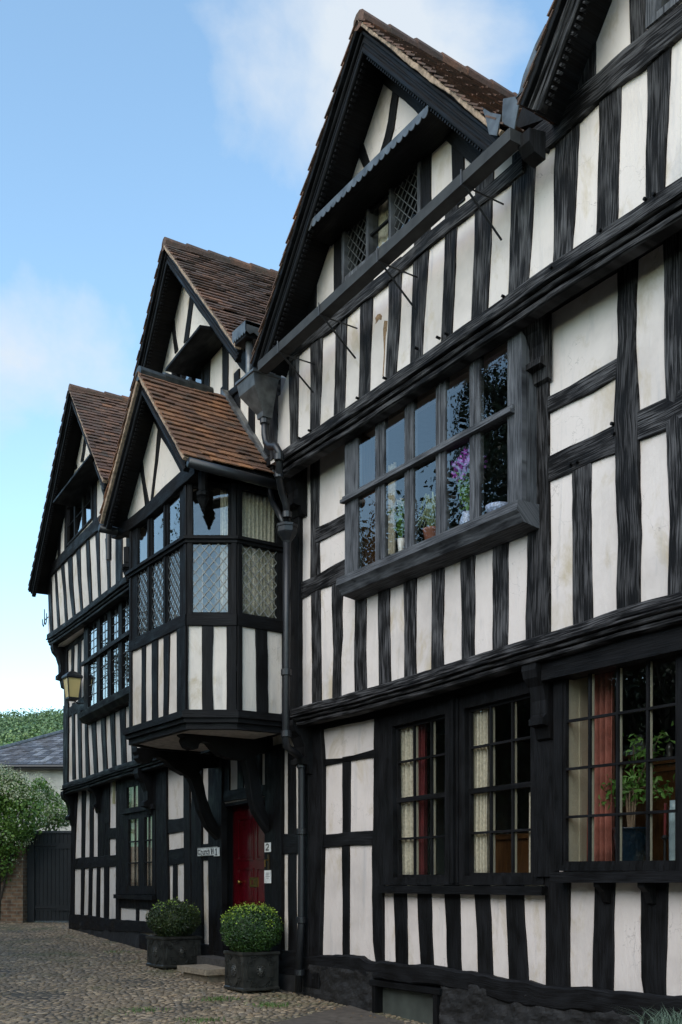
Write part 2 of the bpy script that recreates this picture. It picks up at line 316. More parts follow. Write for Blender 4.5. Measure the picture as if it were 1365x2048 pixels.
BOXN = leafm('box_new_leaf', [(0, (.14, .26, .02)), (1, (.38, .50, .05))]); VINE = leafm('vine_leaf', [(0, (.03, .08, .010)), (.6, (.11, .22, .03)), (1, (.25, .36, .07))])
FLW = leafm('vine_blossom', [(0, (.30, .35, .17)), (1, (.62, .63, .44))]); TREEL = leafm('tree_leaf', [(0, (.006, .014, .004)), (1, (.03, .055, .014))]); PURP = leafm('purple_petal', [(0, (.26, .03, .36)), (1, (.60, .14, .70))])
PLANTL = leafm('house_plant_leaf', [(0, (.05, .13, .02)), (1, (.16, .33, .06))]); WFL = leafm('white_petal', [(0, (.6, .6, .5)), (1, (.85, .84, .75))]); BARK = simple('bark', (.05, .04, .03), .9); GRASS = leafm('grass_blade', [(0, (.04, .09, .015)), (1, (.12, .20, .04))]); GRASSB = leafm('blue_grass_blade', [(0, (.05, .09, .06)), (1, (.14, .20, .14))])
def leaves(mb, pos, nrm, size, asp=.6):
    n = len(pos); nrm = nrm/np.linalg.norm(nrm, axis=1)[:, None]; rv = rng.normal(size=(n, 3)); t = np.cross(nrm, rv); t /= np.linalg.norm(t, axis=1)[:, None]; b = np.cross(nrm, t)
    sz = (size*(rng.uniform(.6, 1.35, n)))[:, None]; bend = nrm*sz*.25
    q = np.stack([pos - t*sz, pos + b*sz*asp + bend, pos + t*sz, pos - b*sz*asp + bend], 1).reshape(-1, 3)
    b0 = len(mb.v); mb.v += [tuple(p) for p in q.tolist()]; mb.uv += [(0., 0.)]*len(q)
    mb.f += [(b0+4*i, b0+4*i+1, b0+4*i+2, b0+4*i+3) for i in range(n)]; return mb
def blob(mb, c, r, n=16, m=10, amp=.15, seed=0):
    vs, fs = [], []
    for i in range(m+1):
        th = math.pi*i/m
        for k in range(n):
            a = 2*math.pi*k/n; d = Vector((math.sin(th)*math.cos(a), math.sin(th)*math.sin(a), math.cos(th))); q = 1 + amp*noise.noise(d*2.3 + Vector((seed, 0, 0)))
            vs.append((c[0]+d.x*r[0]*q, c[1]+d.y*r[1]*q, c[2]+d.z*r[2]*q))
    fs = [(i*n+k, i*n+(k+1) % n, (i+1)*n+(k+1) % n, (i+1)*n+k) for i in range(m) for k in range(n)]
    mb.add(vs, fs); return mb
# ------------------------------------------------------------------ ground
xs = [-700, -300, -120, -60, -30, -24, -18] + [-17 + i for i in range(29)] + [12, 16, 30, 80, 300, 700]; ys = [-700, -300, -100, -40, -20] + [-15+i for i in range(40)] + [30, 60, 120, 300, 700]
mb = MB(); nx = len(xs); mb.add([(x, y, gz(x)) for y in ys for x in xs], [(j*nx+i, j*nx+i+1, (j+1)*nx+i+1, (j+1)*nx+i) for j in range(len(ys)-1) for i in range(nx-1)])
gm, N_, L_, P_ = mat_new('earth_and_cobble_ground'); g_ = N_.new('ShaderNodeNewGeometry'); mpg = nd(N_, 'ShaderNodeMapping'); mpg.inputs['Scale'].default_value = (1, 1.4, 1); L_.new(g_.outputs['Position'], mpg.inputs[0])
vo = nd(N_, 'ShaderNodeTexVoronoi', Scale=9); L_.new(mpg.outputs[0], vo.inputs[0]); nn_ = nd(N_, 'ShaderNodeTexNoise', Scale=3, Detail=8); L_.new(g_.outputs['Position'], nn_.inputs[0])
c_ = ramp(N_, L_, vo.outputs['Distance'], [(.2, (.09, .075, .055)), (.6, (.03, .025, .018))]).outputs[0]; c_ = mixc(N_, L_, ramp(N_, L_, nn_.outputs[0], [(.4, (0, 0, 0)), (.7, (.6,)*3)]).outputs[0], c_, (.10, .085, .06)); L_.new(c_, P_.inputs['Base Color']); P_.inputs['Roughness'].default_value = .85
bump(N_, L_, P_, vo.outputs['Distance'], -.6, .03)
o = mb.build('ground', gm, None, rec=False); tag(o, kind='structure')
# cobbles: laid stones in rows over the part of the lane in view
cm, N_, L_, P_ = mat_new('lane_cobble'); g_ = N_.new('ShaderNodeNewGeometry')
c_ = ramp(N_, L_, g_.outputs['Random Per Island'], [(0, (.11, .082, .053)), (.35, (.22, .165, .108)), (.6, (.165, .138, .108)), (.8, (.33, .235, .14)), (1, (.40, .31, .21))]).outputs[0]
nn_ = nd(N_, 'ShaderNodeTexNoise', Scale=1.6, Detail=7, Roughness=.6); L_.new(g_.outputs['Position'], nn_.inputs[0])
c_ = mixc(N_, L_, ramp(N_, L_, nn_.outputs[0], [(.40, (0, 0, 0)), (.66, (.6,)*3)]).outputs[0], c_, (.17, .125, .075))
nm = nd(N_, 'ShaderNodeTexNoise', Scale=.9, Detail=9, Roughness=.7); L_.new(g_.outputs['Position'], nm.inputs[0]); c_ = mixc(N_, L_, ramp(N_, L_, nm.outputs[0], [(.52, (0, 0, 0)), (.64, (.7,)*3)]).outputs[0], c_, (.062, .078, .026))
n3 = nd(N_, 'ShaderNodeTexNoise', Scale=70, Detail=4); L_.new(g_.outputs['Position'], n3.inputs[0]); c_ = mixc(N_, L_, 1, c_, ramp(N_, L_, n3.outputs[0], [(.3, (.65,)*3), (.7, (1.2,)*3)]).outputs[0], 'MULTIPLY')
L_.new(c_, P_.inputs['Base Color']); P_.inputs['Roughness'].default_value = .62; bump(N_, L_, P_, n3.outputs[0], .5, .005)
def wall_y(x): return 0 if x > 0 else (-x*.083 if x > -10 else 3.5)
V, Fc = [], []; K = 7; x = -20.0
while x < 8.2:
    y = -9.6
    while y < wall_y(x) + .05:
        dx = x + random.uniform(-.013, .013) + .06*math.sin(y*1.7); ln = random.uniform(.05, .105); wd = .0245*random.uniform(.8, 1.15); yc = y + ln/2
        tt = (yc - CAM[1]); fwd = (dx-CAM[0])*FW[0] + tt*FW[1]; lat = (dx-CAM[0])*RT[0] + tt*RT[1]
        if fwd > 4 and abs(lat/fwd) < .42:
            b = len(V); z = gz(dx) + .012*noise.noise((dx*1.3, yc*1.3, 0)) - .004; hgt = random.uniform(.009, .019); rot = random.uniform(-.25, .25); cr_, sr = math.cos(rot), math.sin(rot); pn = [random.uniform(.85, 1.12) for _ in range(K)]
            for sc_, h_ in ((1, -.012), (.92, hgt*.6), (.55, hgt)):
                for q in range(K):
                    a = 2*math.pi*q/K; ax = wd*sc_*math.copysign(abs(math.cos(a))**.7, math.cos(a))*pn[q]; ay = ln*.5*sc_*math.copysign(abs(math.sin(a))**.7, math.sin(a))*pn[q]
                    V.append((dx + ax*cr_ - ay*sr, yc + ax*sr + ay*cr_, z + h_))
            for r_ in (0, 1):
                for q in range(K): Fc.append((b+r_*K+q, b+r_*K+(q+1) % K, b+(r_+1)*K+(q+1) % K, b+(r_+1)*K+q))
            Fc.append(tuple(b+2*K+q for q in range(K)))
        y += ln + random.uniform(.003, .010)
    x += .054
mb = MB(); mb.v = V; mb.f = Fc; mb.uv = [(0., 0.)]*len(V); o = mb.build('cobbled_lane', cm, None, True, rec=False); tag(o, kind='structure')
# ------------------------------------------------------------------ roofs and gables
def tiles(mb, A0, A1, E0, E1, g=.105, tw=.165, th=.013):
    A0, A1, E0, E1 = map(Vector, (A0, A1, E0, E1)); d = (E0 - A0); Ls = d.length; d /= Ls; a = (A1 - A0); La = a.length; a /= La; n = a.cross(d); n = n if n.z > 0 else -n
    nc = int(Ls/g); nw = int(La/tw) + 2
    for i in range(nc):
        p1 = Ls - i*g; p0 = max(0, p1 - g*1.35); sag = 0
        for j in range(nw):
            x0 = (j - (.5 if i % 2 else 0))*tw + random.uniform(-.004, .004); x1 = min(x0 + tw - .005, La); x0 = max(x0, 0 if not (i % 2) else -.008)
            if x1 - x0 < .02: continue
            dj = random.uniform(-.008, .008) + .006*noise.noise((x0*2, i*.6, 3)); lf = .026 + random.uniform(-.004, .008)
            if random.random() < .03: lf += .012; dj += .01
            wv = .02*noise.noise((x0*.9, p1*.9, La)); vs = []
            for (x, p, h) in ((x0, p0, .004), (x1, p0, .004), (x1, p1+dj, lf), (x0, p1+dj+random.uniform(-.003, .003), lf)):
                q = A0 + a*x + d*p + n*(h+wv); vs.append(q)
            vs += [q + n*th for q in vs]; mb.add(vs, [(0, 1, 2, 3), (7, 6, 5, 4), (0, 4, 5, 1), (1, 5, 6, 2), (2, 6, 7, 3), (3, 7, 4, 0)])
def gable(house, fr, ow, ob, ap, eL, eR, back, tm, bw=.20, mat='tb', dent=True, side='LR', ridge=None):
    roof = None; mbt = MB()
    for e in (eL, eR):
        tiles(mbt, fr.W(ap[0], ob+.06, ap[1]), fr.W(ap[0], -back, ap[1]), fr.W(e[0], ob+.06, e[1]), fr.W(e[0], -back, e[1]))
    roof = mbt.build('roof', tm, house, rec=False)
    dk = MB()
    for e in (eL, eR):
        d = Vector((e[0]-ap[0], e[1]-ap[1])).normalized(); q = Vector((-d.y, d.x)); q = q if q.y < 0 else -q
        P = [ap, (e[0], e[1]), (e[0]+q.x*.045, e[1]+q.y*.045), (ap[0], ap[1]-.065)]
        prism(dk, fr, P, -back, ob-.02)
    dk.build('roof_deck', TM['tb'], roof)
    for e in (eL, eR):
        lo = e is eL and tm is not TILEO; d = Vector((e[0]-ap[0], e[1]-ap[1])).normalized(); q = Vector((-d.y, d.x)); q = q if q.y < 0 else -q
        A = [(ap[0]-q.x*.004, ap[1]+.004), (e[0]-q.x*.004, e[1]-q.y*.004)]; B = [(ap[0], ap[1]-.05), (e[0]+q.x*.035, e[1]+q.y*.035)]
        strip(MB(), fr, A, B, ob+.005, th=.045, base=-.06, wob=.012, ext=0, seg=.05).build('verge', TM['tb'] if lo else MORTAR, roof)
    rt = MB(); n = int((ob+back)/.3)
    for i in range(n):
        o = ob + .05 - i*.3; z = .035 + random.uniform(-.006, .006)
        tube(rt, [fr.W(ap[0], o, ap[1]+z-.035), fr.W(ap[0], o-.31, ap[1]+z-.045)], [.085, .078], 10)
    rt.build('ridge_tile_row', tm if not ridge else ridge, roof, rec=True)
    for e in (eL, eR):
        d = Vector((e[0]-ap[0], e[1]-ap[1])); l = d.length; d /= l; q = Vector((-d.y, d.x)); q = q if q.y < 0 else -q
        def line(k): # line parallel to the rake k below it, from the centre line to the end
            a = (ap[0], ap[1] + k/q.y*-1*-1 if False else ap[1] - k/abs(q.y)); b = (e[0]+q.x*k, e[1]+q.y*k); return [a, b]
        bm_ = MB(); strip(bm_, fr, line(.045), line(.045+bw), ob-.045, th=.035, base=-.005, wob=.004, ext=0, ch=.004)
        b = bm_.build('bargeboard', TM[mat], house)
        m2 = MB(); strip(m2, fr, line(.045), line(.075), ob-.03, th=.045, base=-.01, wob=.002, ext=0, ch=.012); strip(m2, fr, line(.045+bw*.45), line(.045+bw*.62), ob-.03, th=.032, base=-.01, wob=.002, ext=0, ch=.01)
        strip(m2, fr, line(.045+bw-.03), line(.045+bw+.012), ob-.03, th=.038, base=-.03, wob=.002, ext=0, ch=.01); m2.build('moulding', TM[mat], b)
        if dent:
            dm = MB(); L0 = line(.045+bw+.014); v0 = Vector(L0[0]); v1 = Vector(L0[1]); ll = (v1-v0).length; k = .07
            while k < ll - .03:
                c = v0.lerp(v1, k/ll); bar(dm, fr, (c.x, c.y), (c.x+q.x*.022, c.y+q.y*.022), .022, ob-.06, ob-.02); k += .045
            dm.build('dentil_row', TM[mat], b)
    return roof
# ------------------------------------------------------------------ windows
def Q(fr, k, pts, off): return [fr.h(k, x, y, off) for x, y in pts]
def lerp2(q, u, v):   # q = TL TR BR BL
    a = Vector(q[0]).lerp(Vector(q[1]), u); b = Vector(q[3]).lerp(Vector(q[2]), u); p = a.lerp(b, v); return (p.x, p.y)
def pane(fr, q, off, parent, name='glass_pane'):
    mb = MB(); j = [off + random.uniform(-.002, .002) for _ in range(4)]
    mb.add([fr.W(p[0], o, p[1]) for p, o in zip(q, j)], [(3, 2, 1, 0)]); return mb.build(name, GLASS, parent, rec=False)
def lattice(fr, q, off, nx, ny, parent, w=.007, mat=None):
    mb = MB(); S = nx + ny
    for sg in (1, -1):
        for k2 in range(-2*S, 2*S):
            k = k2 + .5*0; # a*nx + sg*b*ny = k
            pts = []
            for a in (0, 1):
                b = (k - a*nx)/(sg*ny)
                if 0 <= b <= 1: pts.append((a, b))
            for b in (0, 1):
                a = (k - sg*b*ny)/nx
                if 0 < a < 1: pts.append((a, b))
            if len(pts) >= 2 and (abs(pts[0][0]-pts[1][0]) > .01): bar(mb, fr, lerp2(q, *pts[0]), lerp2(q, *pts[1]), w, off-.004 + .001*sg, off+.004 + .001*sg)
    return mb.build('lead_lattice', mat or CAME, parent)
def gridbars(fr, q, off, us, vs, parent, w=.02, d=.025, inner=True, name='glazing_bars', mat='tb'):
    mb = MB(); mi = MB()
    for u in us:
        bar(mb, fr, lerp2(q, u, 0), lerp2(q, u, 1), w, off, off+d); bar(mi, fr, lerp2(q, u, 0), lerp2(q, u, 1), w*.8, off-.026, off-.001)
    for v in vs:
        bar(mb, fr, lerp2(q, 0, v), lerp2(q, 1, v), w, off, off+d+.002); bar(mi, fr, lerp2(q, 0, v), lerp2(q, 1, v), w*.7, off-.020, off-.002)
    o = mb.build(name, TM[mat] if isinstance(mat, str) else mat, parent)
    if inner: mi.build('inner_bar_faces', JAMB, o)
    return o
def inset(q, d):
    c = Vector((sum(p[0] for p in q)/4, sum(p[1] for p in q)/4)); return [(p[0] + (d if p[0] < c.x else -d), p[1] + (d if p[1] < c.y else -d)) for p in q]
HOLES = {}
def framed(house, key, fr, ow, of, outer, lights, name='window', mat='tb', depth=.12, front=.03):
    """timber frame with openings, standing proud of the wall by `front`; returns the frame object"""
    mb = MB(); prism(mb, fr, outer, of-depth, of+front, lights)
    o = mb.build(name, TM[mat], house); HOLES.setdefault(key, []).append(inset(outer, .02)); return o
def sash(fr, q, o, win, us, vs, meet=None, mat='tb', off=-.05):
    """edge frame of a sash, its bars and its glass"""
    mb = MB(); prism(mb, fr, inset(q, -.004), o+off-.005, o+off+.03, [inset(q, .028)]); s = mb.build('sash', TM[mat], win)
    gridbars(fr, q, o+off, us, vs, win)
    if meet: m2 = MB(); bar(m2, fr, lerp2(q, 0, meet), lerp2(q, 1, meet), .045, o+off-.02, o+off+.036); m2.build('meeting_rail', TM[mat], win)
    pane(fr, q, o+off-.003, win)
def wallsheet(house, name, fr, off, outline, key, mat, th=.14):
    mb = MB(); prism(mb, fr, outline, off-th, off, HOLES.get(key, ())); return mb.build(name, mat, house)
HR = empty('timber_framed_house', (2.5, 0, 0), 'near timbered house with big oriel window and long gutter across its gable', 'house')
HL = empty('timber_framed_house', (-5, .4, 0), 'farther timbered house with porch bay over its red door and two tiled gables', 'house')
# ================================================================== NEAR HOUSE
# --- windows first (their holes are cut from the wall sheets)
def S(fr, k, x, y, off=0): return fr.h(k, x, y, off)
# ground floor: pair of sashes
oq = Q(FR, 'D6', [(500, 128), (1290, -62), (1285, 950), (490, 950)], .03)
l1 = Q(FR, 'D6', [(548, 178), (805, 115), (803, 914), (553, 914)], .03); l2 = Q(FR, 'D6', [(900, 90), (1222, 12), (1222, 906), (902, 906)], .03)
W = framed(HR, 'RG', FR, 0, 0, oq, [l1, l2])
sash(FR, l1, 0, W, (.335, .665), (.238, .745), .49); sash(FR, l2, 0, W, (.335, .665), (.235, .745), .495)
mb = MB(); a = S(FR, 'D6', 480, 948, .08); b = S(FR, 'D6', 1285, 948, .08); box(mb, FR, a[0], b[0], a[1]-.085, a[1]-.01, -.02, .10); mb.build('window_sill', TM['tb'], W)
mb = MB(); c = S(FR, 'D6', 850, 30, .03); d = S(FR, 'D6', 850, 940, .03); box(mb, FR, c[0]-.02, c[0]+.02, d[1], c[1], .02, .06); box(mb, FR, c[0]-.07, c[0]-.045, d[1], c[1]-.03, .02, .045); box(mb, FR, c[0]+.045, c[0]+.07, d[1], c[1]-.03, .02, .045); mb.build('mullion', TM['tb'], W)
# ground floor: big casement in sixteen panes, standing forward
OB = .08
oq = Q(FR, 'D7', [(176, 205), (845, 60), (845, 1252), (176, 1252)], OB+.03); oq[1] = (oq[1][0]+.1, oq[0][1]); oq[2] = (oq[2][0]+.1, oq[2][1])
l1 = Q(FR, 'D7', [(222, 228), (822, 102), (820, 1218), (220, 1222)], OB+.03)
W2 = framed(HR, 'RG', FR, 0, OB, oq, [l1], depth=.2)
sash(FR, l1, OB, W2, (.24, .49, .745), (.25, .5, .75), None, off=-.01)
a = S(FR, 'D7', 165, 1255, .16); mb = MB(); box(mb, FR, a[0], oq[1][0]+.1, a[1]-.09, a[1]-.005, 0, .18); mb.build('window_sill', TM['tb'], W2)
mb = MB(); a = S(FR, 'D7', 112, 160, .2); box(mb, FR, a[0], oq[1][0]+.1, a[1]-.16, a[1]+.02, 0, .20); box(mb, FR, a[0]-.01, oq[1][0]+.1, a[1]+.022, a[1]+.06, 0, .23); mb.build('window_head', TM['tb'], W2)
for xx in (385+45, 640+20):
    a = S(FR, 'D7', xx, 1300, .08); mb = MB(); s0 = a[0]; z0 = a[1]
    wprism(mb, [FR.W(s0-.03, 0, z0+.02), FR.W(s0-.03, .15, z0+.02), FR.W(s0-.03, .145, z0-.05), FR.W(s0-.03, .09, z0-.09), FR.W(s0-.03, .05, z0-.17), FR.W(s0-.03, 0, z0-.19)], (.06, 0, 0)); mb.build('sill_bracket', TM['tb'], W2)
# first floor oriel
OO = .25 + .14
oq = Q(FR, 'P', [(690, 866), (1044, 626), (1044, 1000), (693, 1160)], OO+.05)
oq[3] = (oq[0][0], min(oq[2][1], oq[3][1])); oq[2] = (oq[1][0], oq[3][1]); zt = max(oq[0][1], oq[1][1]); oq[0] = (oq[0][0], zt); oq[1] = (oq[1][0], zt)
tr0 = S(FR, 'P', 694, 1000, OO+.05); tr1 = S(FR, 'P', 960, 853, OO+.05); ztr = (tr0[1]+tr1[1])/2
def sx(u, v, off): return FR.hit(u, v, off)[0]
D4x = lambda x, y: sx(560 + x/2.4375, 860 + y/2.4375, OO+.05)
cols = [(D4x(380, 400), D4x(465, 400)), (D4x(508, 400), D4x(608, 400)), (D4x(650, 400), D4x(760, 400)), (D4x(806, 300), D4x(925, 300)), (D4x(973, 250), D4x(1110, 250))]
zb = oq[2][1] + .03; ztp = zt - .07
W3 = framed(HR, 'RF', FR, .25, OO, oq, [[(a, z1), (b, z1), (b, z0), (a, z0)] for a, b in cols for z0, z1 in ((zb, ztr-.035), (ztr+.035, ztp))], 'oriel_window', 'ts', depth=.0, front=.05)
HOLES['RF'][-1] = inset(oq, .06)
ORQ = oq; ORZ = (zb, ztr, ztp)
print('ORIEL', [tuple(round(c, 2) for c in p) for p in oq], 'tr', ztr)
for a, b in cols:
    for z0, z1 in ((zb, ztr-.035), (ztr+.035, ztp)): pane(FR, [(a-.01, z1+.01), (b+.01, z1+.01), (b+.01, z0-.01), (a-.01, z0-.01)], OO+.038, W3)
mb = MB(); box(mb, FR, oq[0][0]-.015, oq[1][0]-.08, ztr-.035, ztr-.005, OO+.048, OO+.10); box(mb, FR, oq[0][0]-.01, oq[1][0]-.082, ztr-.003, ztr+.03, OO+.048, OO+.075); mb.build('transom', TM['ts'], W3)
for (a, b), (c, d) in zip(cols, cols[1:]):
    mb = MB(); m_ = (b+c)/2; bar(mb, FR, (m_, zb), (m_, ztr-.036), .022, OO+.049, OO+.060); bar(mb, FR, (m_, ztr+.031), (m_, ztp), .022, OO+.049, OO+.060); mb.build('mullion', TM['ts'], W3)
mb = MB(); box(mb, FR, oq[0][0]-.06, oq[1][0]+.04, zt-.045, zt-.012, OO, OO+.09); box(mb, FR, oq[0][0]-.10, oq[1][0]+.05, zt-.01, zt+.03, .25, OO+.13); mb.build('window_head', TM['ts'], W3)
box(MB(), FR, oq[0][0], oq[0][0]+.05, zb-.02, zt-.02, .24, OO-.002).build('side_cheek', BROWNW, W3); box(MB(), FR, oq[1][0]-.05, oq[1][0], zb-.02, zt-.02, .24, OO-.002).build('side_cheek', TM['ts'], W3)
zs = oq[2][1]; mb = MB(); x0, x1 = oq[0][0]-.04, oq[1][0]+.03
wprism(mb, [FR.W(x0, .24, zs+.03), FR.W(x0, OO+.12, zs+.02), FR.W(x0, OO+.13, zs-.055), FR.W(x0, OO+.10, zs-.08), FR.W(x0, OO+.06, zs-.14), FR.W(x0, .24, zs-.17)], (x1-x0, 0, 0)); mb.build('window_sill', TM['ts'], W3)
# attic window of the big gable: two leaded lights and a plain middle one
oq = Q(FR, 'D1', [(418, 905), (775, 640), (775, 945), (418, 1290)], .58); z0 = min(p[1] for p in oq); z1 = max(p[1] for p in oq); A0 = oq[0][0]; A1 = oq[1][0]
oq = [(A0, z1), (A1, z1), (A1, z0), (A0, z0)]; DX = lambda x, y: S(FR, 'D1', x, y, .58)[0]
lt = [(DX(430, 1100), DX(528, 1100)), (DX(540, 1020), DX(632, 1020)), (DX(642, 900), DX(762, 900))]
W4 = framed(HR, 'RS', FR, .55, .55, oq, [[(a, z1-.05), (b, z1-.05), (b, z0+.04), (a, z0+.04)] for a, b in lt], mat='ts')
for i, (a, b) in enumerate(lt):
    q = [(a, z1-.05), (b, z1-.05), (b, z0+.04), (a, z0+.04)]; pane(FR, q, .53, W4)
    if i != 1: lattice(FR, q, .54, 4, 7, W4)
    else: gridbars(FR, q, .535, (), (.42, .72), W4, inner=False)
# attic window of the nearest gable (only its corner shows)
c = S(FR, 'D2', 1150, 150, .58); hh_ = min(1.0, 6.86 + (c[0]-4.62)*1.14 - .12 - c[1]); print('W5', c, hh_); hh_ = max(.3, hh_); oq = [(c[0], c[1]+hh_), (c[0]+1.5, c[1]+hh_), (c[0]+1.5, c[1]-.02), (c[0], c[1]-.02)]
lt = [[(c[0]+.09+i*.46, c[1]+hh_-.06), (c[0]+.49+i*.46, c[1]+hh_-.06), (c[0]+.49+i*.46, c[1]+.03), (c[0]+.09+i*.46, c[1]+.03)] for i in range(3)]
W5 = framed(HR, 'RS', FR, .55, .55, oq, lt, mat='ts')
for q in lt: pane(FR, q, .53, W5); gridbars(FR, q, .535, (.5,), (.35, .68), W5, inner=False)
# --- wall sheets
g1 = ((.60, 6.62), (2.56, 8.87), (4.42, 6.80)); e3 = S(FR, 'D2', 400, 560, .9); a3 = S(FR, 'D2', 590, 0, .9); sl3 = (a3[1]-e3[1])/(a3[0]-e3[0]); print('3rd gable', e3, a3, sl3)
E3 = (4.62, 6.86); AP3 = (4.62+2.12, 6.86+2.12*max(1.05, min(1.3, sl3))); g3 = (E3, AP3, (AP3[0]*2-E3[0], E3[1]))
WG = wallsheet(HR, 'ground_floor_wall', FR, 0, [(.05, .30), (9, .30), (9, 3.22), (.05, 3.22)], 'RG', PL)
WF = wallsheet(HR, 'first_floor_wall', FR, .25, [(.33, 3.12), (9, 3.12), (9, 5.9), (.33, 5.9)], 'RF', PL)
WS = wallsheet(HR, 'upper_wall', FR, .55, [(.30, 5.78), (9, 5.78), (9, 6.8), (AP3[0], AP3[1]-.09), (4.5, 6.72), (2.56, 8.78), (.52, 6.45), (.30, 6.45)], 'RS', PL)
# --- ground floor timbers
stud(FR, 0, 'D6', [(150, 118, 192), (350, 122, 208), (700, 122, 207), (1290, 118, 192), (1420, 116, 190)], WG, 'corner_post', th=.05)
rail(FR, 0, 'D6', [(190, 342, 376), (300, 330, 352), (458, 290, 328)], WG)
stud(FR, 0, 'D6', [(350, 303, 343), (700, 303, 340)], WG); rail(FR, 0, 'D6', [(200, 706, 767), (330, 695, 760), (458, 684, 756)], WG)
stud(FR, 0, 'D6', [(760, 302, 337), (1000, 303, 338), (1290, 305, 336)], WG)
stud(FR, 0, 'D6', [(100, 458, 505), (700, 452, 502), (760, 447, 502), (1000, 448, 500), (1250, 452, 502), (1330, 465, 503)], WG, 'post', th=.03)
rail(FR, 0, 'D6', [(70, 185, 215), (190, 140, 182), (458, 60, 112), (500, 48, 130)], WG, 'wall_head_strip')
for t, b_ in (((552, 615), (563, 622, 1335)), ((668, 733), (685, 748, 1350)), ((798, 870), (817, 885, 1370)), ((943, 1020), (965, 1037, 1390)), ((1100, 1187), (1118, 1208, 1415))):
    stud(FR, 0, 'D6', [(970, *t), (1180, (t[0]*.5+b_[0]*.5)+random.uniform(-3, 3), (t[1]+b_[1])*.5+random.uniform(-3, 3)), (b_[2], b_[0], b_[1])], WG, wob=.008)
stud(FR, 0, 'D7', [(120, 62, 178), (700, 72, 180), (1250, 76, 182)], WG, 'post', th=.055); stud(FR, 0, 'D7', [(1290, 130, 252), (1600, 132, 252), (1860, 134, 252)], WG, 'post', th=.03)
stud(FR, 0, 'D7', [(1290, 385, 493), (1600, 382, 485), (1870, 377, 482)], WG, wob=.008); stud(FR, 0, 'D7', [(1290, 628, 770), (1600, 628, 762), (1800, 632, 757), (1895, 645, 755)], WG, wob=.008)
stud(FR, 0, 'D7', [(1290, 880, 1000), (1900, 880, 1000)], WG)
for i in range(6):
    x = 6.1 + i*.42; strip(MB(), FR, [(x, 3.2), (x, .6)], [(x+.2, 3.2), (x+.2, .6)], 0).build('stud', TM['tb'], WG)
mb = MB(); P0 = S(FR, 'D7', 845, 300); strip(mb, FR, [(P0[0]+.08, 3.2), (P0[0]+.08, .6)], [(P0[0]+.28, 3.2), (P0[0]+.28, .6)], 0, th=.06).build('post', TM['tb'], WG)
strip(MB(), FR, [(.25, 3.09), (6.2, 3.09)], [(.25, 2.93), (6.2, 2.93)], 0, th=.02).build('wall_head_strip', TM['tb'], WG)
# sill beam, rubble plinth, vent
pts_t = [S(FR, 'D6', x, y, .04) for x, y in ((105, 1300), (190, 1290), (330, 1292), (400, 1296), (440, 1325), (500, 1320), (620, 1335), (800, 1352), (960, 1380), (1130, 1412), (1290, 1440))] + [S(FR, 'D7', x, y, .04) for x, y in ((250, 1862), (430, 1866), (640, 1885), (845, 1905))] + [(9, .33)]
pts_b = [(x, z - (.17 if x < 1.1 else .19)) for x, z in pts_t]
strip(MB(), FR, pts_t, pts_b, .0, th=.06, wob=.016, seg=.07, ch=.02).build('sill_beam', TM['tb'], HR)
vq = Q(FR, 'D6', [(478, 1440), (778, 1470), (778, 1612), (478, 1560)], .03)
mb = MB(); nx_, nz_ = 420, 44; vs = []
for j in range(nz_+1):
    for i in range(nx_+1):
        x = .02 + 8.98*i/nx_; zt_ = .36; z = -.45 + (zt_+.45)*j/nz_; inv = vq[0][0]-.03 < x < vq[1][0]+.03 and z > -.5
        q = .05 + .035*noise.noise((x*2.2, z*4, 1)) + .022*noise.noise((x*7, z*11, 5)) + .008*noise.noise((x*30, z*30, 2)); q = -.03 if inv else max(q, .012)
        vs.append(FR.W(x, q, z))
mb.add(vs, [(j*(nx_+1)+i, j*(nx_+1)+i+1, (j+1)*(nx_+1)+i+1, (j+1)*(nx_+1)+i) for j in range(nz_) for i in range(nx_)], [(p[0], p[2]) for p in vs]); PLN = mb.build('rubble_plinth', RUBBLE, HR, rec=False)
mb = MB(); box(mb, FR, vq[0][0]+.03, vq[1][0]-.03, -.35, vq[0][1]-.02, -.028, -.01); VB = mb.build('cellar_vent_board', GREYB, HR)
mb = MB(); box(mb, FR, vq[0][0]-.03, vq[0][0]+.028, -.4, vq[0][1]+.0, -.03, .08); box(mb, FR, vq[1][0]-.028, vq[1][0]+.04, -.4, vq[0][1]-.0, -.03, .085); box(mb, FR, vq[0][0]-.06, vq[1][0]+.08, vq[0][1]+.002, vq[0][1]+.055, -.03, .095); mb.build('vent_surround', TM['tb'], VB)
# --- first floor timbers
def bressumer(fr, off, k, top, drop, parent, mat, proj=.05, ext=0):
    T_ = [fr.h(k, x, y, off+proj) for x, y in top]
    if ext: T_.append((ext, T_[-1][1]))
    m = MB(); d = drop
    strip(m, fr, T_, [(a, z-d*.42) for a, z in T_], off, th=proj, base=-.1, wob=.006, ch=.012, ext=0); o = m.build('bressumer', TM[mat], parent)
    m = MB(); strip(m, fr, [(a, z-d*.425) for a, z in T_], [(a, z-d*.55) for a, z in T_], off, th=proj+.022, base=-.1, wob=.003, ch=.016, ext=0); strip(m, fr, [(a, z-d*.56) for a, z in T_], [(a, z-d*.74) for a, z in T_], off, th=proj-.012, base=-.1, wob=.003, ch=.008, ext=0)
    strip(m, fr, [(a, z-d*.75) for a, z in T_], [(a, z-d) for a, z in T_], off, th=proj-.035, base=-.1, wob=.003, ch=.02, ext=0); m.build('moulding', TM[mat], o); return o
bressumer(FR, .25, 'P', [(584, 1416), (700, 1386), (850, 1342), (1000, 1293), (1120, 1256), (1240, 1217), (1365, 1181)], .20, HR, 'tw', ext=9)
bressumer(FR, .55, 'P', [(556, 905), (580, 888), (640, 848), (720, 795), (800, 738), (880, 683), (960, 625), (1016, 586), (1105, 522), (1240, 433), (1365, 349)], .24, HR, 'tw', ext=9)
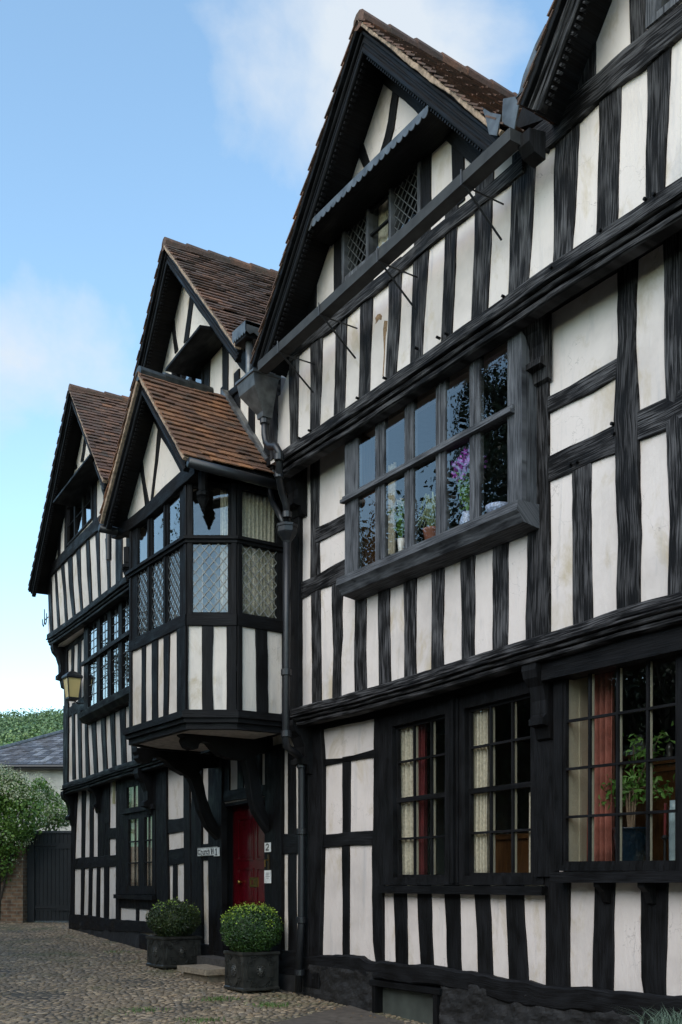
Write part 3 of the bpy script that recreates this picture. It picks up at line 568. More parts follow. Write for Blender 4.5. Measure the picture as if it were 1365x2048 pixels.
mb = MB(); box(mb, FR, .05, 9, 3.06, 3.11, -.1, .22); box(mb, FR, .32, 9, 5.74, 5.79, .15, .50); SO = mb.build('jetty_soffit', TM['tb'], HR)
stud(FR, .25, 'D4', [(150, 60, 95), (700, 58, 92), (1330, 52, 92)], WF, 'corner_post', 'tb', th=.05)
stud(FR, .25, 'D4', [(185, 147, 190), (450, 148, 188), (700, 146, 193)], WF, mat='tw'); stud(FR, .25, 'D4', [(770, 150, 194), (1000, 152, 197), (1310, 155, 200)], WF, mat='tw')
rail(FR, .25, 'D4', [(186, 472, 545), (240, 450, 515), (330, 398, 475)], WF, mat='tw'); rail(FR, .25, 'D4', [(94, 742, 826), (190, 700, 775), (260, 660, 750), (328, 622, 722)], WF, mat='tw')
for r in ([(748, 252, 307), (900, 253, 300), (1000, 254, 304), (1100, 258, 295), (1280, 255, 295)], [(790, 364, 418), (1000, 362, 418), (1250, 362, 420)], [(750, 480, 536), (900, 478, 533), (1210, 482, 537)], [(700, 603, 665), (900, 603, 660), (1170, 605, 662)],
          [(650, 737, 800), (800, 740, 796), (1000, 738, 793), (1130, 736, 795)], [(580, 877, 948), (800, 880, 946), (1095, 884, 948)], [(520, 1038, 1112), (750, 1036, 1110), (1045, 1033, 1106)]): stud(FR, .25, 'D4', r, WF, mat='tw', wob=.007)
stud(FR, .25, 'D5', [(380, 250, 374), (900, 245, 374), (1500, 262, 378), (2040, 252, 380), (2160, 252, 380)], WF, 'post', 'tw', th=.03)
rail(FR, .25, 'D5', [(374, 815, 905), (480, 765, 850), (620, 675, 785), (750, 600, 705)], WF, mat='tw'); rail(FR, .25, 'D5', [(374, 1145, 1280), (510, 1080, 1222), (640, 1020, 1165), (755, 962, 1125)], WF, mat='tw')
stud(FR, .25, 'D5', [(1200, 508, 614), (1600, 508, 612), (2080, 515, 622)], WF, mat='tw', wob=.008)
stud(FR, .25, 'D5', [(80, 760, 868), (500, 762, 850), (650, 750, 858), (950, 742, 872), (1300, 750, 880), (1600, 760, 882), (2010, 757, 877)], WF, 'post', 'tw', th=.026, wob=.009)
rail(FR, .25, 'D5', [(868, 893, 1055), (1020, 822, 1000), (1120, 765, 945), (1200, 720, 900)], WF, mat='tw')
stud(FR, .25, 'D5', [(-60, 1012, 1125), (500, 1020, 1130), (820, 1028, 1135), (1050, 1030, 1150), (1500, 1045, 1160), (1960, 1030, 1150)], WF, 'post', 'tw', th=.024, wob=.009)
x = 6.0
while x < 8.8: strip(MB(), FR, [(x, 5.8), (x, 3.2)], [(x+.17, 5.8), (x+.17, 3.2)], .25).build('stud', TM['tw'], WF); x += .42
# carved bracket on the post beside the oriel
def corbel(fr, s0, w_, prof, parent, name='jetty_bracket', mat='tw', off=0):
    m = MB(); wprism(m, [fr.W(s0, off+o, z) for o, z in prof], Vector(fr.W(s0+w_, 0, 0)) - Vector(fr.W(s0, 0, 0))); return m.build(name, TM[mat], parent)
def scroll(z1, z0, pr):     # S-shaped console in profile
    h = z1 - z0; return [(0, z1), (pr, z1), (pr*1.02, z1-h*.10), (pr*.92, z1-h*.20), (pr*.62, z1-h*.30), (pr*.42, z1-h*.48), (pr*.40, z1-h*.66), (pr*.62, z1-h*.72), (pr*.62, z1-h*.80), (pr*.30, z1-h*.82), (pr*.2, z1-h*.97), (0, z0)]
a = S(FR, 'D5', 240, 400, .4); b = S(FR, 'D5', 350, 770, .3); corbel(FR, a[0]+.02, .17, scroll(5.73, b[1]+.05, .20), WF, off=.275)
a = S(FR, 'D6', 125, 250, .1); corbel(FR, .14, .22, scroll(3.04, 2.45, .26), WG, mat='tb', off=.04)
a = S(FR, 'D7', 90, 250, .1); corbel(FR, a[0]-.02, .16, scroll(3.04, 2.42, .2), WG, mat='tb', off=.05)
corbel(FR, .36, .22, scroll(5.72, 5.2, .27), WF, mat='tb', off=.26)
# --- upper floor timbers
sr = [('D3', [(600, 190, 262), (850, 205, 258), (1100, 215, 254)], 'tw'), ('D3', [(575, 325, 375), (800, 320, 371), (950, 326, 368), (1060, 328, 368)], 'tw'), ('D3', [(470, 440, 505), (700, 440, 497), (950, 435, 488)], 'tw'), ('D3', [(350, 580, 636), (600, 573, 630), (880, 565, 622)], 'tw'),
      ('D3', [(240, 710, 778), (500, 708, 770), (800, 700, 758)], 'tw'), ('D3', [(120, 868, 935), (400, 862, 925), (690, 845, 903)], 'tw'), ('D3', [(-60, 1005, 1092), (300, 992, 1062), (600, 980, 1045)], 'tw'), ('D3', [(-170, 1172, 1242), (200, 1165, 1222), (480, 1148, 1210)], 'tw'),
      ('D1', [(850, 1022, 1108), (1100, 1020, 1095), (1440, 1003, 1074)], 'tw'), ('D1', [(740, 1190, 1300), (1000, 1187, 1285), (1320, 1172, 1262)], 'tw')]
for k, r, m_ in sr: stud(FR, .55, k, r, WS, 'post' if r[0][0] == 740 else 'stud', m_, wob=.007)
for r in ([(700, 628, 752), (1000, 612, 742), (1300, 608, 730), (1500, 598, 715)], [(560, 872, 1002), (900, 870, 990), (1150, 860, 986), (1320, 855, 980)], [(350, 1157, 1298), (600, 1160, 1285), (900, 1150, 1268), (1140, 1147, 1258)], [(170, 1440, 1580), (1000, 1420, 1560)]): stud(FR, .55, 'D2', r, WS, 'stud', 'tw', wob=.008)
x = 6.6
while x < 8.7: strip(MB(), FR, [(x, 6.8), (x, 5.9)], [(x+.22, 6.8), (x+.22, 5.9)], .55).build('stud', TM['tw'], WS); x += .45
TB = [(550, 720, 750), (608, 672, 696), (658, 632, 661), (706, 592, 619), (761, 550, 577), (815, 502, 528), (860, 460, 489), (983, 362, 392), (1035, 315, 352)]
rail(FR, .55, 'P', TB, WS, 'tie_beam', 'tw', th=.04, wob=.008)
rail(FR, .55, 'D2', [(470, 770, 930), (560, 700, 868), (628, 640, 830), (750, 520, 705), (860, 430, 600), (1000, 305, 485), (1157, 172, 372), (1295, 65, 245), (1365, 20, 185), (1800, -330, -140)], WS, 'tie_beam', 'tw', th=.04, wob=.01)
# big gable framing
def rafter(fr, off, k, inner, dx, parent, mat='tb', **kw):
    B = [fr.h(k, x, y, off) for x, y in inner]; A = [(a+dx, z+.12) for a, z in B]
    return strip(MB(), fr, A, B, off, th=.03, **kw).build('rafter', TM[mat], parent)
rafter(FR, .55, 'D1', [(580, 345), (540, 430), (498, 580), (468, 670), (390, 885), (320, 1080), (258, 1285), (160, 1540)], -.30, WS)
rafter(FR, .55, 'D1', [(578, 350), (655, 420), (755, 500), (850, 603), (915, 655), (975, 708), (1010, 740), (1060, 790)], .32, WS)
edges(FR, .55, 'D1', [(655, 420, 680, 440), (630, 590, 662, 580), (600, 690, 645, 640)], WS, 'brace'); edges(FR, .55, 'D1', [(470, 655, 497, 588), (495, 705, 525, 670), (518, 760, 548, 740)], WS, 'brace')
stud(FR, .55, 'D1', [(1080, 262, 303), (1300, 258, 300), (1470, 258, 298)], WS, mat='tb'); stud(FR, .55, 'D1', [(900, 380, 424), (1300, 380, 428), (1350, 380, 428)], WS, 'window_post'); stud(FR, .55, 'D1', [(600, 772, 820), (940, 775, 822)], WS, 'window_post'); stud(FR, .55, 'D1', [(640, 915, 970), (800, 920, 973), (880, 922, 975)], WS)
# nearest gable framing
rafter(FR, .55, 'D2', [(585, 665), (650, 510), (750, 310), (835, 90), (865, 0), (1000, -330)], -.34, WS)
stud(FR, .55, 'D2', [(60, 790, 852), (300, 752, 852), (500, 748, 850)], WS, mat='tw'); stud(FR, .55, 'D2', [(-200, 1045, 1150), (100, 1050, 1150), (240, 1060, 1150)], WS, mat='tw')
# gables and roofs
gable(HR, FR, .55, .9, g1[1], g1[0], g1[2], 4.6, TILE, .125, 'tb'); gable(HR, FR, .55, .9, g3[1], g3[0], g3[2], 4.6, TILE, .125, 'tw')
# hood over the attic window with a scalloped lead edge
def hood(fr, s0, s1, z, ow, ob, parent, lead, tb='tb', zb=.12):
    m = MB(); wprism(m, [fr.W(s0, ow-.02, z+zb), fr.W(s0, ob, z+.012), fr.W(s0, ob, z-.02), fr.W(s0, ow-.02, z-.02)], Vector(fr.W(s1, 0, 0)) - Vector(fr.W(s0, 0, 0))); h = m.build('window_hood', TM[tb], parent)
    if lead:
        P = [(s0, z+.035), (s1, z+.035)]; n = int((s1-s0)/.085); x = s1
        for i in range(n, 0, -1):
            a = s0 + (s1-s0)*(i-1)/n; b = s0 + (s1-s0)*i/n
            for t in range(0, 7): P.append((b + (a-b)*t/7, z - .012 - .032*math.sin(math.pi*t/7)**.6))
        P.append((s0, z-.012)); m = MB(); prism(m, fr, P, ob+.001, ob+.008); m.build('scalloped_lead_edge', LEAD, h)
        m = MB(); wprism(m, [fr.W(s0-.01, ow, z+zb+.02), fr.W(s0-.01, ob+.008, z+.036), fr.W(s0-.01, ob+.002, z+.016), fr.W(s0-.01, ow, z+zb+.003)], Vector(fr.W(s1+.01, 0, 0)) - Vector(fr.W(s0-.01, 0, 0))); m.build('lead_top', LEAD, h)
    return h
a = S(FR, 'P', 606, 468, .88); b = S(FR, 'P', 858, 216, .88); print('hood', a, b); hood(FR, a[0], b[0], (a[1]+b[1])/2, .55, .88, HR, True)
# long gutter board on iron brackets
GO = 1.0
a = S(FR, 'P', 516, 728, GO); b = S(FR, 'P', 1018, 262, GO); print('gutter', a, b)
def sheet_bar(mb, fr, a, b, h0, h1, o0, o1):
    vs = [fr.W(p[0], o, p[1]+h) for p in (a, b) for o in (o0, o1) for h in (h0, h1)]
    mb.add(vs, [(0, 1, 3, 2), (4, 6, 7, 5), (0, 4, 5, 1), (2, 3, 7, 6), (0, 2, 6, 4), (1, 5, 7, 3)], [(.0, 0), (.12, 0), (0, .0), (.12, 0)] + [(0, 3), (.12, 3), (0, 3), (.12, 3)])
mb = MB(); sheet_bar(mb, FR, a, b, -.07, .02, GO-.02, GO); sheet_bar(mb, FR, a, b, -.07, -.055, GO-.10, GO-.021); sheet_bar(mb, FR, a, b, -.07, .02, GO-.12, GO-.101)
sheet_bar(mb, FR, (b[0]+.001, b[1]), (b[0]+.015, b[1]), -.07, .02, GO-.12, GO); GU = mb.build('box_gutter', GUT, HR)
for (x, y) in ((558, 716), (640, 640), (757, 535), (925, 380)):
    c = S(FR, 'P', x, y, GO); mb = MB(); zz = a[1] + (b[1]-a[1])*(c[0]-a[0])/(b[0]-a[0]) - .07
    tube(mb, [FR.W(c[0], GO+.012, zz+.10), FR.W(c[0], GO+.012, zz-.012), FR.W(c[0], .58, zz-.012)], .007, 6); tube(mb, [FR.W(c[0], GO-.03, zz-.015), FR.W(c[0]+.0, .60, zz-.30)], .009, 6); mb.build('gutter_bracket', IRON, GU)
# lead valley flashing between the two near gables
mb = MB(); o_ = .97; c = (4.50, 6.80)
prism(mb, FR, [S(FR, 'D1', 1062, 490, .95), S(FR, 'D1', 1100, 515, .95), S(FR, 'D1', 1150, 525, .95), S(FR, 'D1', 1130, 620, .95), S(FR, 'D1', 1095, 615, .95), S(FR, 'D1', 1080, 540, .95)], .955, .965)
prism(mb, FR, [S(FR, 'D1', 1155, 450, .95), S(FR, 'D1', 1210, 440, .95), S(FR, 'D1', 1225, 480, .95), S(FR, 'D1', 1205, 590, .95), S(FR, 'D1', 1150, 560, .95), S(FR, 'D1', 1150, 520, .95)], .945, .955)
mb.build('valley_flashing', LEAD, HR)
mb = MB(); prism(mb, FR, [S(FR, 'D2', 560, 140, .96), S(FR, 'D2', 545, 200, .96), S(FR, 'D2', 475, 400, .96), S(FR, 'D2', 430, 530, .96), S(FR, 'D2', 385, 575, .96), S(FR, 'D2', 405, 540, .96), S(FR, 'D2', 430, 440, .96), S(FR, 'D2', 500, 260, .96)], .945, .958); mb.build('verge_flashing', LEAD, HR)
# corbel block under the shared gable foot
a = S(FR, 'D2', 400, 830, .90); mb = MB(); wprism(mb, [FR.W(a[0], .74, a[1]+.06), FR.W(a[0], .90, a[1]+.03), FR.W(a[0], .90, a[1]-.06), FR.W(a[0], .85, a[1]-.12), FR.W(a[0], .74, a[1]-.14)], (.12, 0, 0)); mb.build('gable_foot_block', TM['tb'], HR)
# wooden pegs
for u, v in ((600, 877), (620, 862), (716, 797), (770, 757), (833, 697), (877, 676), (893, 668), (1008, 594), (1104, 536), (1202, 462), (1310, 390), (1292, 400)): p = FR.hit(u, v, .60); tube(MB(), [FR.W(p[0], .58, p[1]), FR.W(p[0], .620, p[1]+.004)], .012, 6).build('peg', TM['tb'], HR)
for u, v in ((1147, 931), (1160, 926), (1234, 869), (1232, 850)): p = FR.hit(u, v, .25); tube(MB(), [FR.W(p[0], .26, p[1]), FR.W(p[0], .30, p[1])], .014, 6).build('peg', TM['tb'], WF)
# patch of missing render
mb = MB(); prism(mb, FR, [S(FR, 'D3', x, y, .55) for x, y in ((795, 372), (808, 352), (822, 348), (832, 360), (828, 382), (815, 378), (806, 392), (796, 404), (799, 388))], .54, .5525); prism(mb, FR, [S(FR, 'D3', x, y, .55) for x, y in ((845, 385), (862, 388), (858, 440), (852, 470), (846, 600), (840, 690), (835, 690), (843, 560), (838, 435))], .54, .5525); mb.build('bare_daub_patch', BARE, WS)
# downpipes
def pipe(parent, pts, r, collars, name='downpipe'):
    m = MB(); tube(m, pts, r, 12); o = m.build(name, IRON, parent, True)
    for c, d in collars: d = Vector(d).normalized(); c = Vector(c); tube(MB(), [c-d*.035, c-d*.03, c+d*.03, c+d*.035], [r*1.15, r*1.38, r*1.38, r*1.15], 12).build('pipe_collar', IRON, o)
    return o
def PW(u, v, off, fr=FR): p = fr.hit(u, v, off); return Vector(fr.W(p[0], off, p[1]))
p1 = [PW(530, 835, .74), PW(530, 868, .74), PW(533, 885, .74), PW(540, 893, .74), PW(553, 893, .74), PW(559, 905, .74), PW(559, 960, .66), PW(564, 985, .58), PW(573, 1010, .52), PW(575, 1050, .48)]
DP = pipe(HR, p1, .038, [(PW(530, 842, .74), (0, 0, 1)), (PW(559, 915, .73), (0, 0, 1)), (PW(559, 950, .67), (0, 0, 1)), (PW(575, 1030, .5), (0, 0, 1))])
hp = MB(); c = PW(520, 757, .80); s_, zt_ = FR.hit(516, 757, .80); c = Vector(FR.W(s_, .80, 0)); zb_ = FR.hit(530, 838, .74)[1]; zt_ = FR.hit(516, 765, .80)[1]
vs = []
for z, hx, hy, cx, cy in ((zb_, .06, .055, p1[0].x, p1[0].y), (zb_+.05, .065, .06, p1[0].x, p1[0].y), (zt_-.12, .17, .13, c.x, c.y), (zt_, .185, .15, c.x, c.y), (zt_+.005, .20, .165, c.x, c.y), (zt_+.03, .20, .165, c.x, c.y), (zt_+.03, .17, .13, c.x, c.y), (zt_-.05, .15, .12, c.x, c.y)):
    vs += [(cx-hx, cy-hy, z), (cx+hx, cy-hy, z), (cx+hx, cy+hy, z), (cx-hx, cy+hy, z)]
hp.add(vs, [(0, 1, 2, 3), (28, 29, 30, 31)] + [(i*4+k, i*4+(k+1) % 4, (i+1)*4+(k+1) % 4, (i+1)*4+k) for i in range(7) for k in range(4)]); hp.build('rainwater_hopper', LEAD, DP)
pb = [PW(575, 1075, .48), PW(574, 1250, .48), PW(572, 1475, .48), PW(573, 1492, .46), PW(582, 1500, .38), PW(594, 1508, .24), PW(602, 1518, .15), PW(604, 1540, .13), PW(604, 1700, .13), PW(603, 1850, .13), PW(597, 1985, .14)]
DP2 = pipe(HR, pb, .042, [(PW(573, 1345, .48), (0, 0, 1)), (PW(573, 1468, .48), (0, 0, 1)), (PW(604, 1530, .13), (0, 0, 1)), (PW(604, 1663, .13), (0, 0, 1)), (PW(603, 1840, .13), (0, 0, 1)), (PW(600, 1945, .13), (0, 0, 1))])
c = pb[0]; z0_ = FR.hit(575, 1088, .48)[1]; mb = MB(); lathe(mb, (c.x, c.y, z0_), [(.04, 0), (.05, .03), (.10, .10), (.11, .12), (.11, .17), (.12, .175), (.12, .20), (.09, .20)], 8); mb.build('pipe_hopper', IRON, DP2)
# rooms behind the windows
def room(parent, fr, s0, s1, z0, z1, o0, depth, name='room_shell'):
    m = MB(); vs = [fr.W(s, o, z) for s in (s0, s1) for o in (o0, o0-depth) for z in (z0, z1)]
    m.add(vs, [(0, 1, 3, 2), (4, 6, 7, 5), (2, 3, 7, 6), (0, 2, 6, 4), (1, 5, 7, 3)]); return m.build(name, DARKROOM, parent, rec=False)
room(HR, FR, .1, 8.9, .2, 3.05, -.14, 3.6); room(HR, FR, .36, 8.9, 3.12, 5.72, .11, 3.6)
mb = MB(); box(mb, FR, .34, 8.95, 5.80, 5.86, -4.4, .40); box(mb, FR, .15, .30, -.2, 6.6, -4.6, -.15); box(mb, FR, 8.85, 9.0, -.4, 6.6, -4.6, -.15); mb.build('floor_and_side_walls', PL, HR)
mb = MB(); prism(mb, FR, [(.15, -.4), (9, -.4), (9, 6.8), (AP3[0], AP3[1]-.12), (4.5, 6.7), (2.56, 8.7), (.15, 6.3)], -4.75, -4.61); mb.build('rear_wall', PL, HR)
# ================================================================== FAR HOUSE
# ground floor window (behind the left planter)
oq = Q(FL, 'C1', [(940, 770), (1245, 700), (1250, 1640), (950, 1640)], .03)
gl = [[(1018, 782), (1110, 762), (1110, 962), (1018, 972)], [(1160, 752), (1222, 738), (1222, 945), (1160, 955)], [(1032, 1040), (1112, 1030), (1112, 1572), (1032, 1572)], [(1160, 1022), (1222, 1012), (1222, 1572), (1160, 1572)]]
gl = [Q(FL, 'C1', g, .03) for g in gl]
strip(MB(), FL, [(oq[0][0]-.05, 3.06), (oq[1][0]+.1, 3.06)], [(oq[0][0]-.05, min(oq[0][1], oq[1][1])-.05), (oq[1][0]+.1, min(oq[0][1], oq[1][1])-.05)], 0, th=.02).build('wall_head_strip', TM['tb'], HL)
V1 = framed(HL, 'LG', FL, 0, 0, oq, gl, depth=.02)
for i, g in enumerate(gl):
    pane(FL, g, .006, V1); gridbars(FL, g, .008, (.6 if i in (0, 2) else .5,), () if i < 2 else (.34, .66), V1, w=.022, d=.014, inner=False)
a = S(FL, 'C1', 950, 1640, .03); b = S(FL, 'C1', 1250, 1640, .03); mb = MB(); box(mb, FL, a[0]-.04, b[0]+.03, a[1]-.07, a[1], 0, .10); mb.build('window_sill', TM['tb'], V1)
a = S(FL, 'C1', 985, 985, .05); b = S(FL, 'C1', 1240, 975, .05); mb = MB(); box(mb, FL, a[0], b[0], a[1]-.03, a[1]+.05, .031, .07); mb.build('transom', TM['tb'], V1)
# first floor window: four lights above four
OV = .2 + .10
oq = Q(FL, 'C2', [(485, 1085), (842, 865), (842, 1600), (485, 1750)], OV+.03); z1 = (oq[0][1]+oq[1][1])/2; z0 = (oq[2][1]+oq[3][1])/2; oq = [(oq[0][0], z1), (oq[1][0]+.25, z1), (oq[1][0]+.25, z0), (oq[0][0], z0)]
zt_ = (S(FL, 'C2', 495, 1385, OV+.03)[1] + S(FL, 'C2', 835, 1165, OV+.03)[1])/2; CX = lambda x: S(FL, 'C2', x, 1300, OV+.03)[0]
cols = [(CX(517), CX(582)), (CX(606), CX(664)), (CX(690), CX(746)), (CX(772), CX(828)), (CX(852), CX(905))]
lts = [[(a, zz1), (b, zz1), (b, zz0), (a, zz0)] for a, b in cols for zz0, zz1 in ((z0+.06, zt_-.05), (zt_+.05, z1-.06))]
V2 = framed(HL, 'LF', FL, .2, OV, oq, lts, depth=.1)
for q in lts:
    pane(FL, q, OV, V2); m = MB(); bar(m, FL, lerp2(q, .5, 0), lerp2(q, .5, 1), .008, OV+.002, OV+.008)
    for t in (.25, .5, .75): bar(m, FL, lerp2(q, 0, t), lerp2(q, 1, t), .008, OV+.003, OV+.009)
    m.build('lead_cames', CAME, V2)
mb = MB(); box(mb, FL, oq[0][0]-.06, oq[1][0], zt_-.035, zt_+.03, OV+.031, OV+.07); mb.build('transom', TM['tb'], V2)
mb = MB(); box(mb, FL, oq[0][0]-.10, oq[1][0], z1+.01, z1+.07, .2, OV+.12); mb.build('window_head', TM['tb'], V2)
mb = MB(); wprism(mb, [FL.W(oq[0][0]-.12, .2, z0+.02), FL.W(oq[0][0]-.12, OV+.10, z0), FL.W(oq[0][0]-.12, OV+.09, z0-.09), FL.W(oq[0][0]-.12, OV+.02, z0-.17), FL.W(oq[0][0]-.12, .2, z0-.19)], Vector(FL.W(oq[1][0], 0, 0)) - Vector(FL.W(oq[0][0]-.12, 0, 0))); mb.build('window_sill', TM['tb'], V2)
# attic windows
oq = Q(FL, 'C3', [(180, 945), (362, 775), (362, 1035), (180, 1190)], .47); z1 = max(p[1] for p in oq[:2]); z0 = (oq[2][1]+oq[3][1])/2
oq = [(oq[0][0], z1), (oq[1][0], z1), (oq[1][0], z0), (oq[0][0], z0)]; CX = lambda x: S(FL, 'C3', x, 1000, .47)[0]
lts = [[(CX(a), z1-.04), (CX(b), z1-.04), (CX(b), z0+.03), (CX(a), z0+.03)] for a, b in ((190, 236), (244, 291), (302, 352))]
V3 = framed(HL, 'LS', FL, .45, .45, oq, lts)
for q in lts: pane(FL, q, .455, V3); gridbars(FL, q, .456, (), (.5,), V3, inner=False, w=.015, d=.008)
oq = Q(FL, 'C4', [(470, 960), (672, 860), (672, 1120), (470, 1200)], .47); z1 = max(p[1] for p in oq[:2]); z0 = min(p[1] for p in oq[2:]); oq = [(oq[0][0], z1), (oq[1][0], z1), (oq[1][0], z0), (oq[0][0], z0)]; CX = lambda x: S(FL, 'C4', x, 1000, .47)[0]
lts = [[(CX(a), z1-.04), (CX(b), z1-.04), (CX(b), z0+.03), (CX(a), z0+.03)] for a, b in ((482, 528), (538, 584), (604, 664))]
V4 = framed(HL, 'LS', FL, .45, .45, oq, lts)
for q in lts: pane(FL, q, .455, V4); gridbars(FL, q, .456, (), (.5,), V4, inner=False, w=.015, d=.008)
# door opening
dz1 = 2.30; ds0 = S(FL, 'C6', 690, 900)[0]; ds1 = S(FL, 'C6', 985, 900)[0]; print('door', ds0, ds1)
HOLES.setdefault('LG', []).append([(ds0, dz1), (ds1, dz1), (ds1, .28), (ds0, .28)])
gA = ((-10.15, 6.90), (-7.07, 9.56), (-5.08, 7.36)); gB = ((-4.62, 7.15), (-2.32, 9.49), (.04, 7.14))
KG = wallsheet(HL, 'ground_floor_wall', FL, 0, [(-9.95, .2), (.10, .2), (.10, 3.2), (-9.95, 3.2)], 'LG', PLR)
KF = wallsheet(HL, 'first_floor_wall', FL, .2, [(-9.82, 3.05), (.33, 3.05), (.33, 6.1), (-9.82, 6.1)], 'LF', PLR)
KS = wallsheet(HL, 'upper_wall', FL, .45, [(-10.02, 5.9), (.34, 5.9), (.34, 6.75), (-.02, 7.0), (-2.32, 9.40), (-4.85, 7.05), (-7.07, 9.46), (-9.95, 6.95), (-10.02, 6.8)], 'LS', PLR)
# ground floor timbers
stud(FL, 0, 'C1', [(830, 560, 618), (1100, 572, 605), (1440, 570, 594), (1900, 562, 590)], KG, 'corner_post', th=.03)
for a, b_ in (((655, 690), (652, 680)), ((720, 752), (718, 750)), ((788, 880), (785, 830))):
    stud(FL, 0, 'C1', [(770, *a), (1340, *b_)], KG)
stud(FL, 0, 'C1', [(1030, 835, 880), (1340, 830, 880)], KG); stud(FL, 0, 'C1', [(750, 845, 882), (1040, 842, 882)], KG)
for a, b_ in (((652, 680), (648, 670)), ((715, 742), (708, 735)), ((778, 803), (770, 800)), ((837, 875), (835, 872))): stud(FL, 0, 'C1', [(1420, *a), (1830, *b_)], KG)
stud(FL, 0, 'C1', [(740, 935, 965), (1110, 932, 962), (1860, 930, 960)], KG, 'post', th=.03)
rail(FL, 0, 'C1', [(575, 1355, 1440), (760, 1338, 1428), (932, 1322, 1415)], KG); rail(FL, 0, 'C1', [(878, 1110, 1195), (935, 1106, 1192)], KG)
rail(FL, 0, 'C1', [(560, 1803, 1915), (700, 1808, 1920), (860, 1838, 1935), (940, 1842, 1940), (1100, 1855, 1945), (1260, 1862, 1952)], HL, 'sill_beam', th=.05, wob=.008)
stud(FL, 0, 'C1', [(1640, 945, 1255), (1722, 950, 1255)], KG, 'sill_board'); stud(FL, 0, 'C1', [(1715, 1090, 1115), (1860, 1090, 1113)], KG)
stud(FL, 0, 'C6', [(330, 282, 346), (620, 285, 350), (1000, 288, 358), (1300, 288, 360)], KG, 'post', th=.04)
rail(FL, 0, 'C6', [(345, 618, 706), (400, 615, 700), (460, 602, 690)], KG); rail(FL, 0, 'C6', [(345, 808, 905), (500, 790, 885)], KG)
stud(FL, 0, 'C6', [(890, 390, 417), (1300, 386, 417)], KG); stud(FL, 0, 'C6', [(320, 455, 491), (800, 458, 498), (1350, 462, 502)], KG, 'post', th=.03)
stud(FL, 0, 'C6', [(300, 507, 569), (800, 507, 568), (1400, 510, 576)], KG, 'post', th=.03); rail(FL, 0, 'C6', [(565, 770, 870), (620, 765, 868)], KG)
stud(FL, 0, 'C6', [(200, 608, 692), (800, 608, 692), (1450, 612, 695)], KG, 'door_post', th=.05); stud(FL, 0, 'C6', [(200, 960, 1062), (800, 958, 1060), (1440, 960, 1062)], KG, 'door_post', th=.05)
rail(FL, 0, 'C6', [(560, 1392, 1480), (695, 1398, 1480)], KG, 'sill_beam', th=.04); rail(FL, 0, 'C6', [(1055, 1432, 1520), (1180, 1436, 1530)], KG, 'sill_beam', th=.04)
stud(FL, 0, 'C6', [(200, 1102, 1150), (700, 1102, 1152), (1440, 1104, 1156)], KG); rail(FL, 0, 'C6', [(1058, 710, 832), (1180, 705, 828)], KG)
stud(FL, 0, 'C6', [(100, 1178, 1235), (700, 1178, 1232), (1440, 1176, 1232)], KG, 'post', th=.035)
rail(FL, 0, 'C6', [(690, 445, 510), (960, 400, 470)], KG, 'door_lintel', th=.03); stud(FL, 0, 'C6', [(240, 790, 828), (430, 790, 828)], KG); stud(FL, 0, 'C6', [(230, 890, 940), (430, 890, 940)], KG)
stud(FL, 0, 'C6', [(250, 700, 742), (440, 700, 742)], KG)
strip(MB(), FL, [(-5.6, .44), (-4, .42), (ds0-.1, .42)], [(-5.6, .2), (-4, .2), (ds0-.1, .2)], 0, th=.045, wob=.008).build('sill_beam', TM['tb'], HL); strip(MB(), FL, [(ds1+.05, .42), (.1, .42)], [(ds1+.05, .2), (.1, .2)], 0, th=.045, wob=.008).build('sill_beam', TM['tb'], HL)
strip(MB(), FL, [(-9.8, 5.92), (.3, 5.92)], [(-9.8, 5.68), (.3, 5.68)], .2, th=.022).build('wall_head_strip', TM['tb'], KF)  # dark strip stands in for the soffit's shadow along the wall head
# plinth
mb = MB(); vs = []; nx_, nz_ = 120, 10
for j in range(nz_+1):
    for i in range(nx_+1):
        x = -9.97 + 10.05*i/nx_; t = max(0, min(1, (x+9.97)/6)); zt2 = .50 - .24*max(0, min(1, (x+5.7)*3)); z = -.3 + (zt2+.3)*j/nz_
        vs.append(FL.W(x, .04 + .02*noise.noise((x*3, z*5, 4)) + .008*noise.noise((x*20, z*20, 4)), z))
door_gap = (ds0+.02, ds1-.02)
fs = [(j*(nx_+1)+i, j*(nx_+1)+i+1, (j+1)*(nx_+1)+i+1, (j+1)*(nx_+1)+i) for j in range(nz_) for i in range(nx_)]
mb.add(vs, fs, [(p[0], p[2]) for p in vs]); mb.build('rubble_plinth', RUBBLE, HL, rec=False)
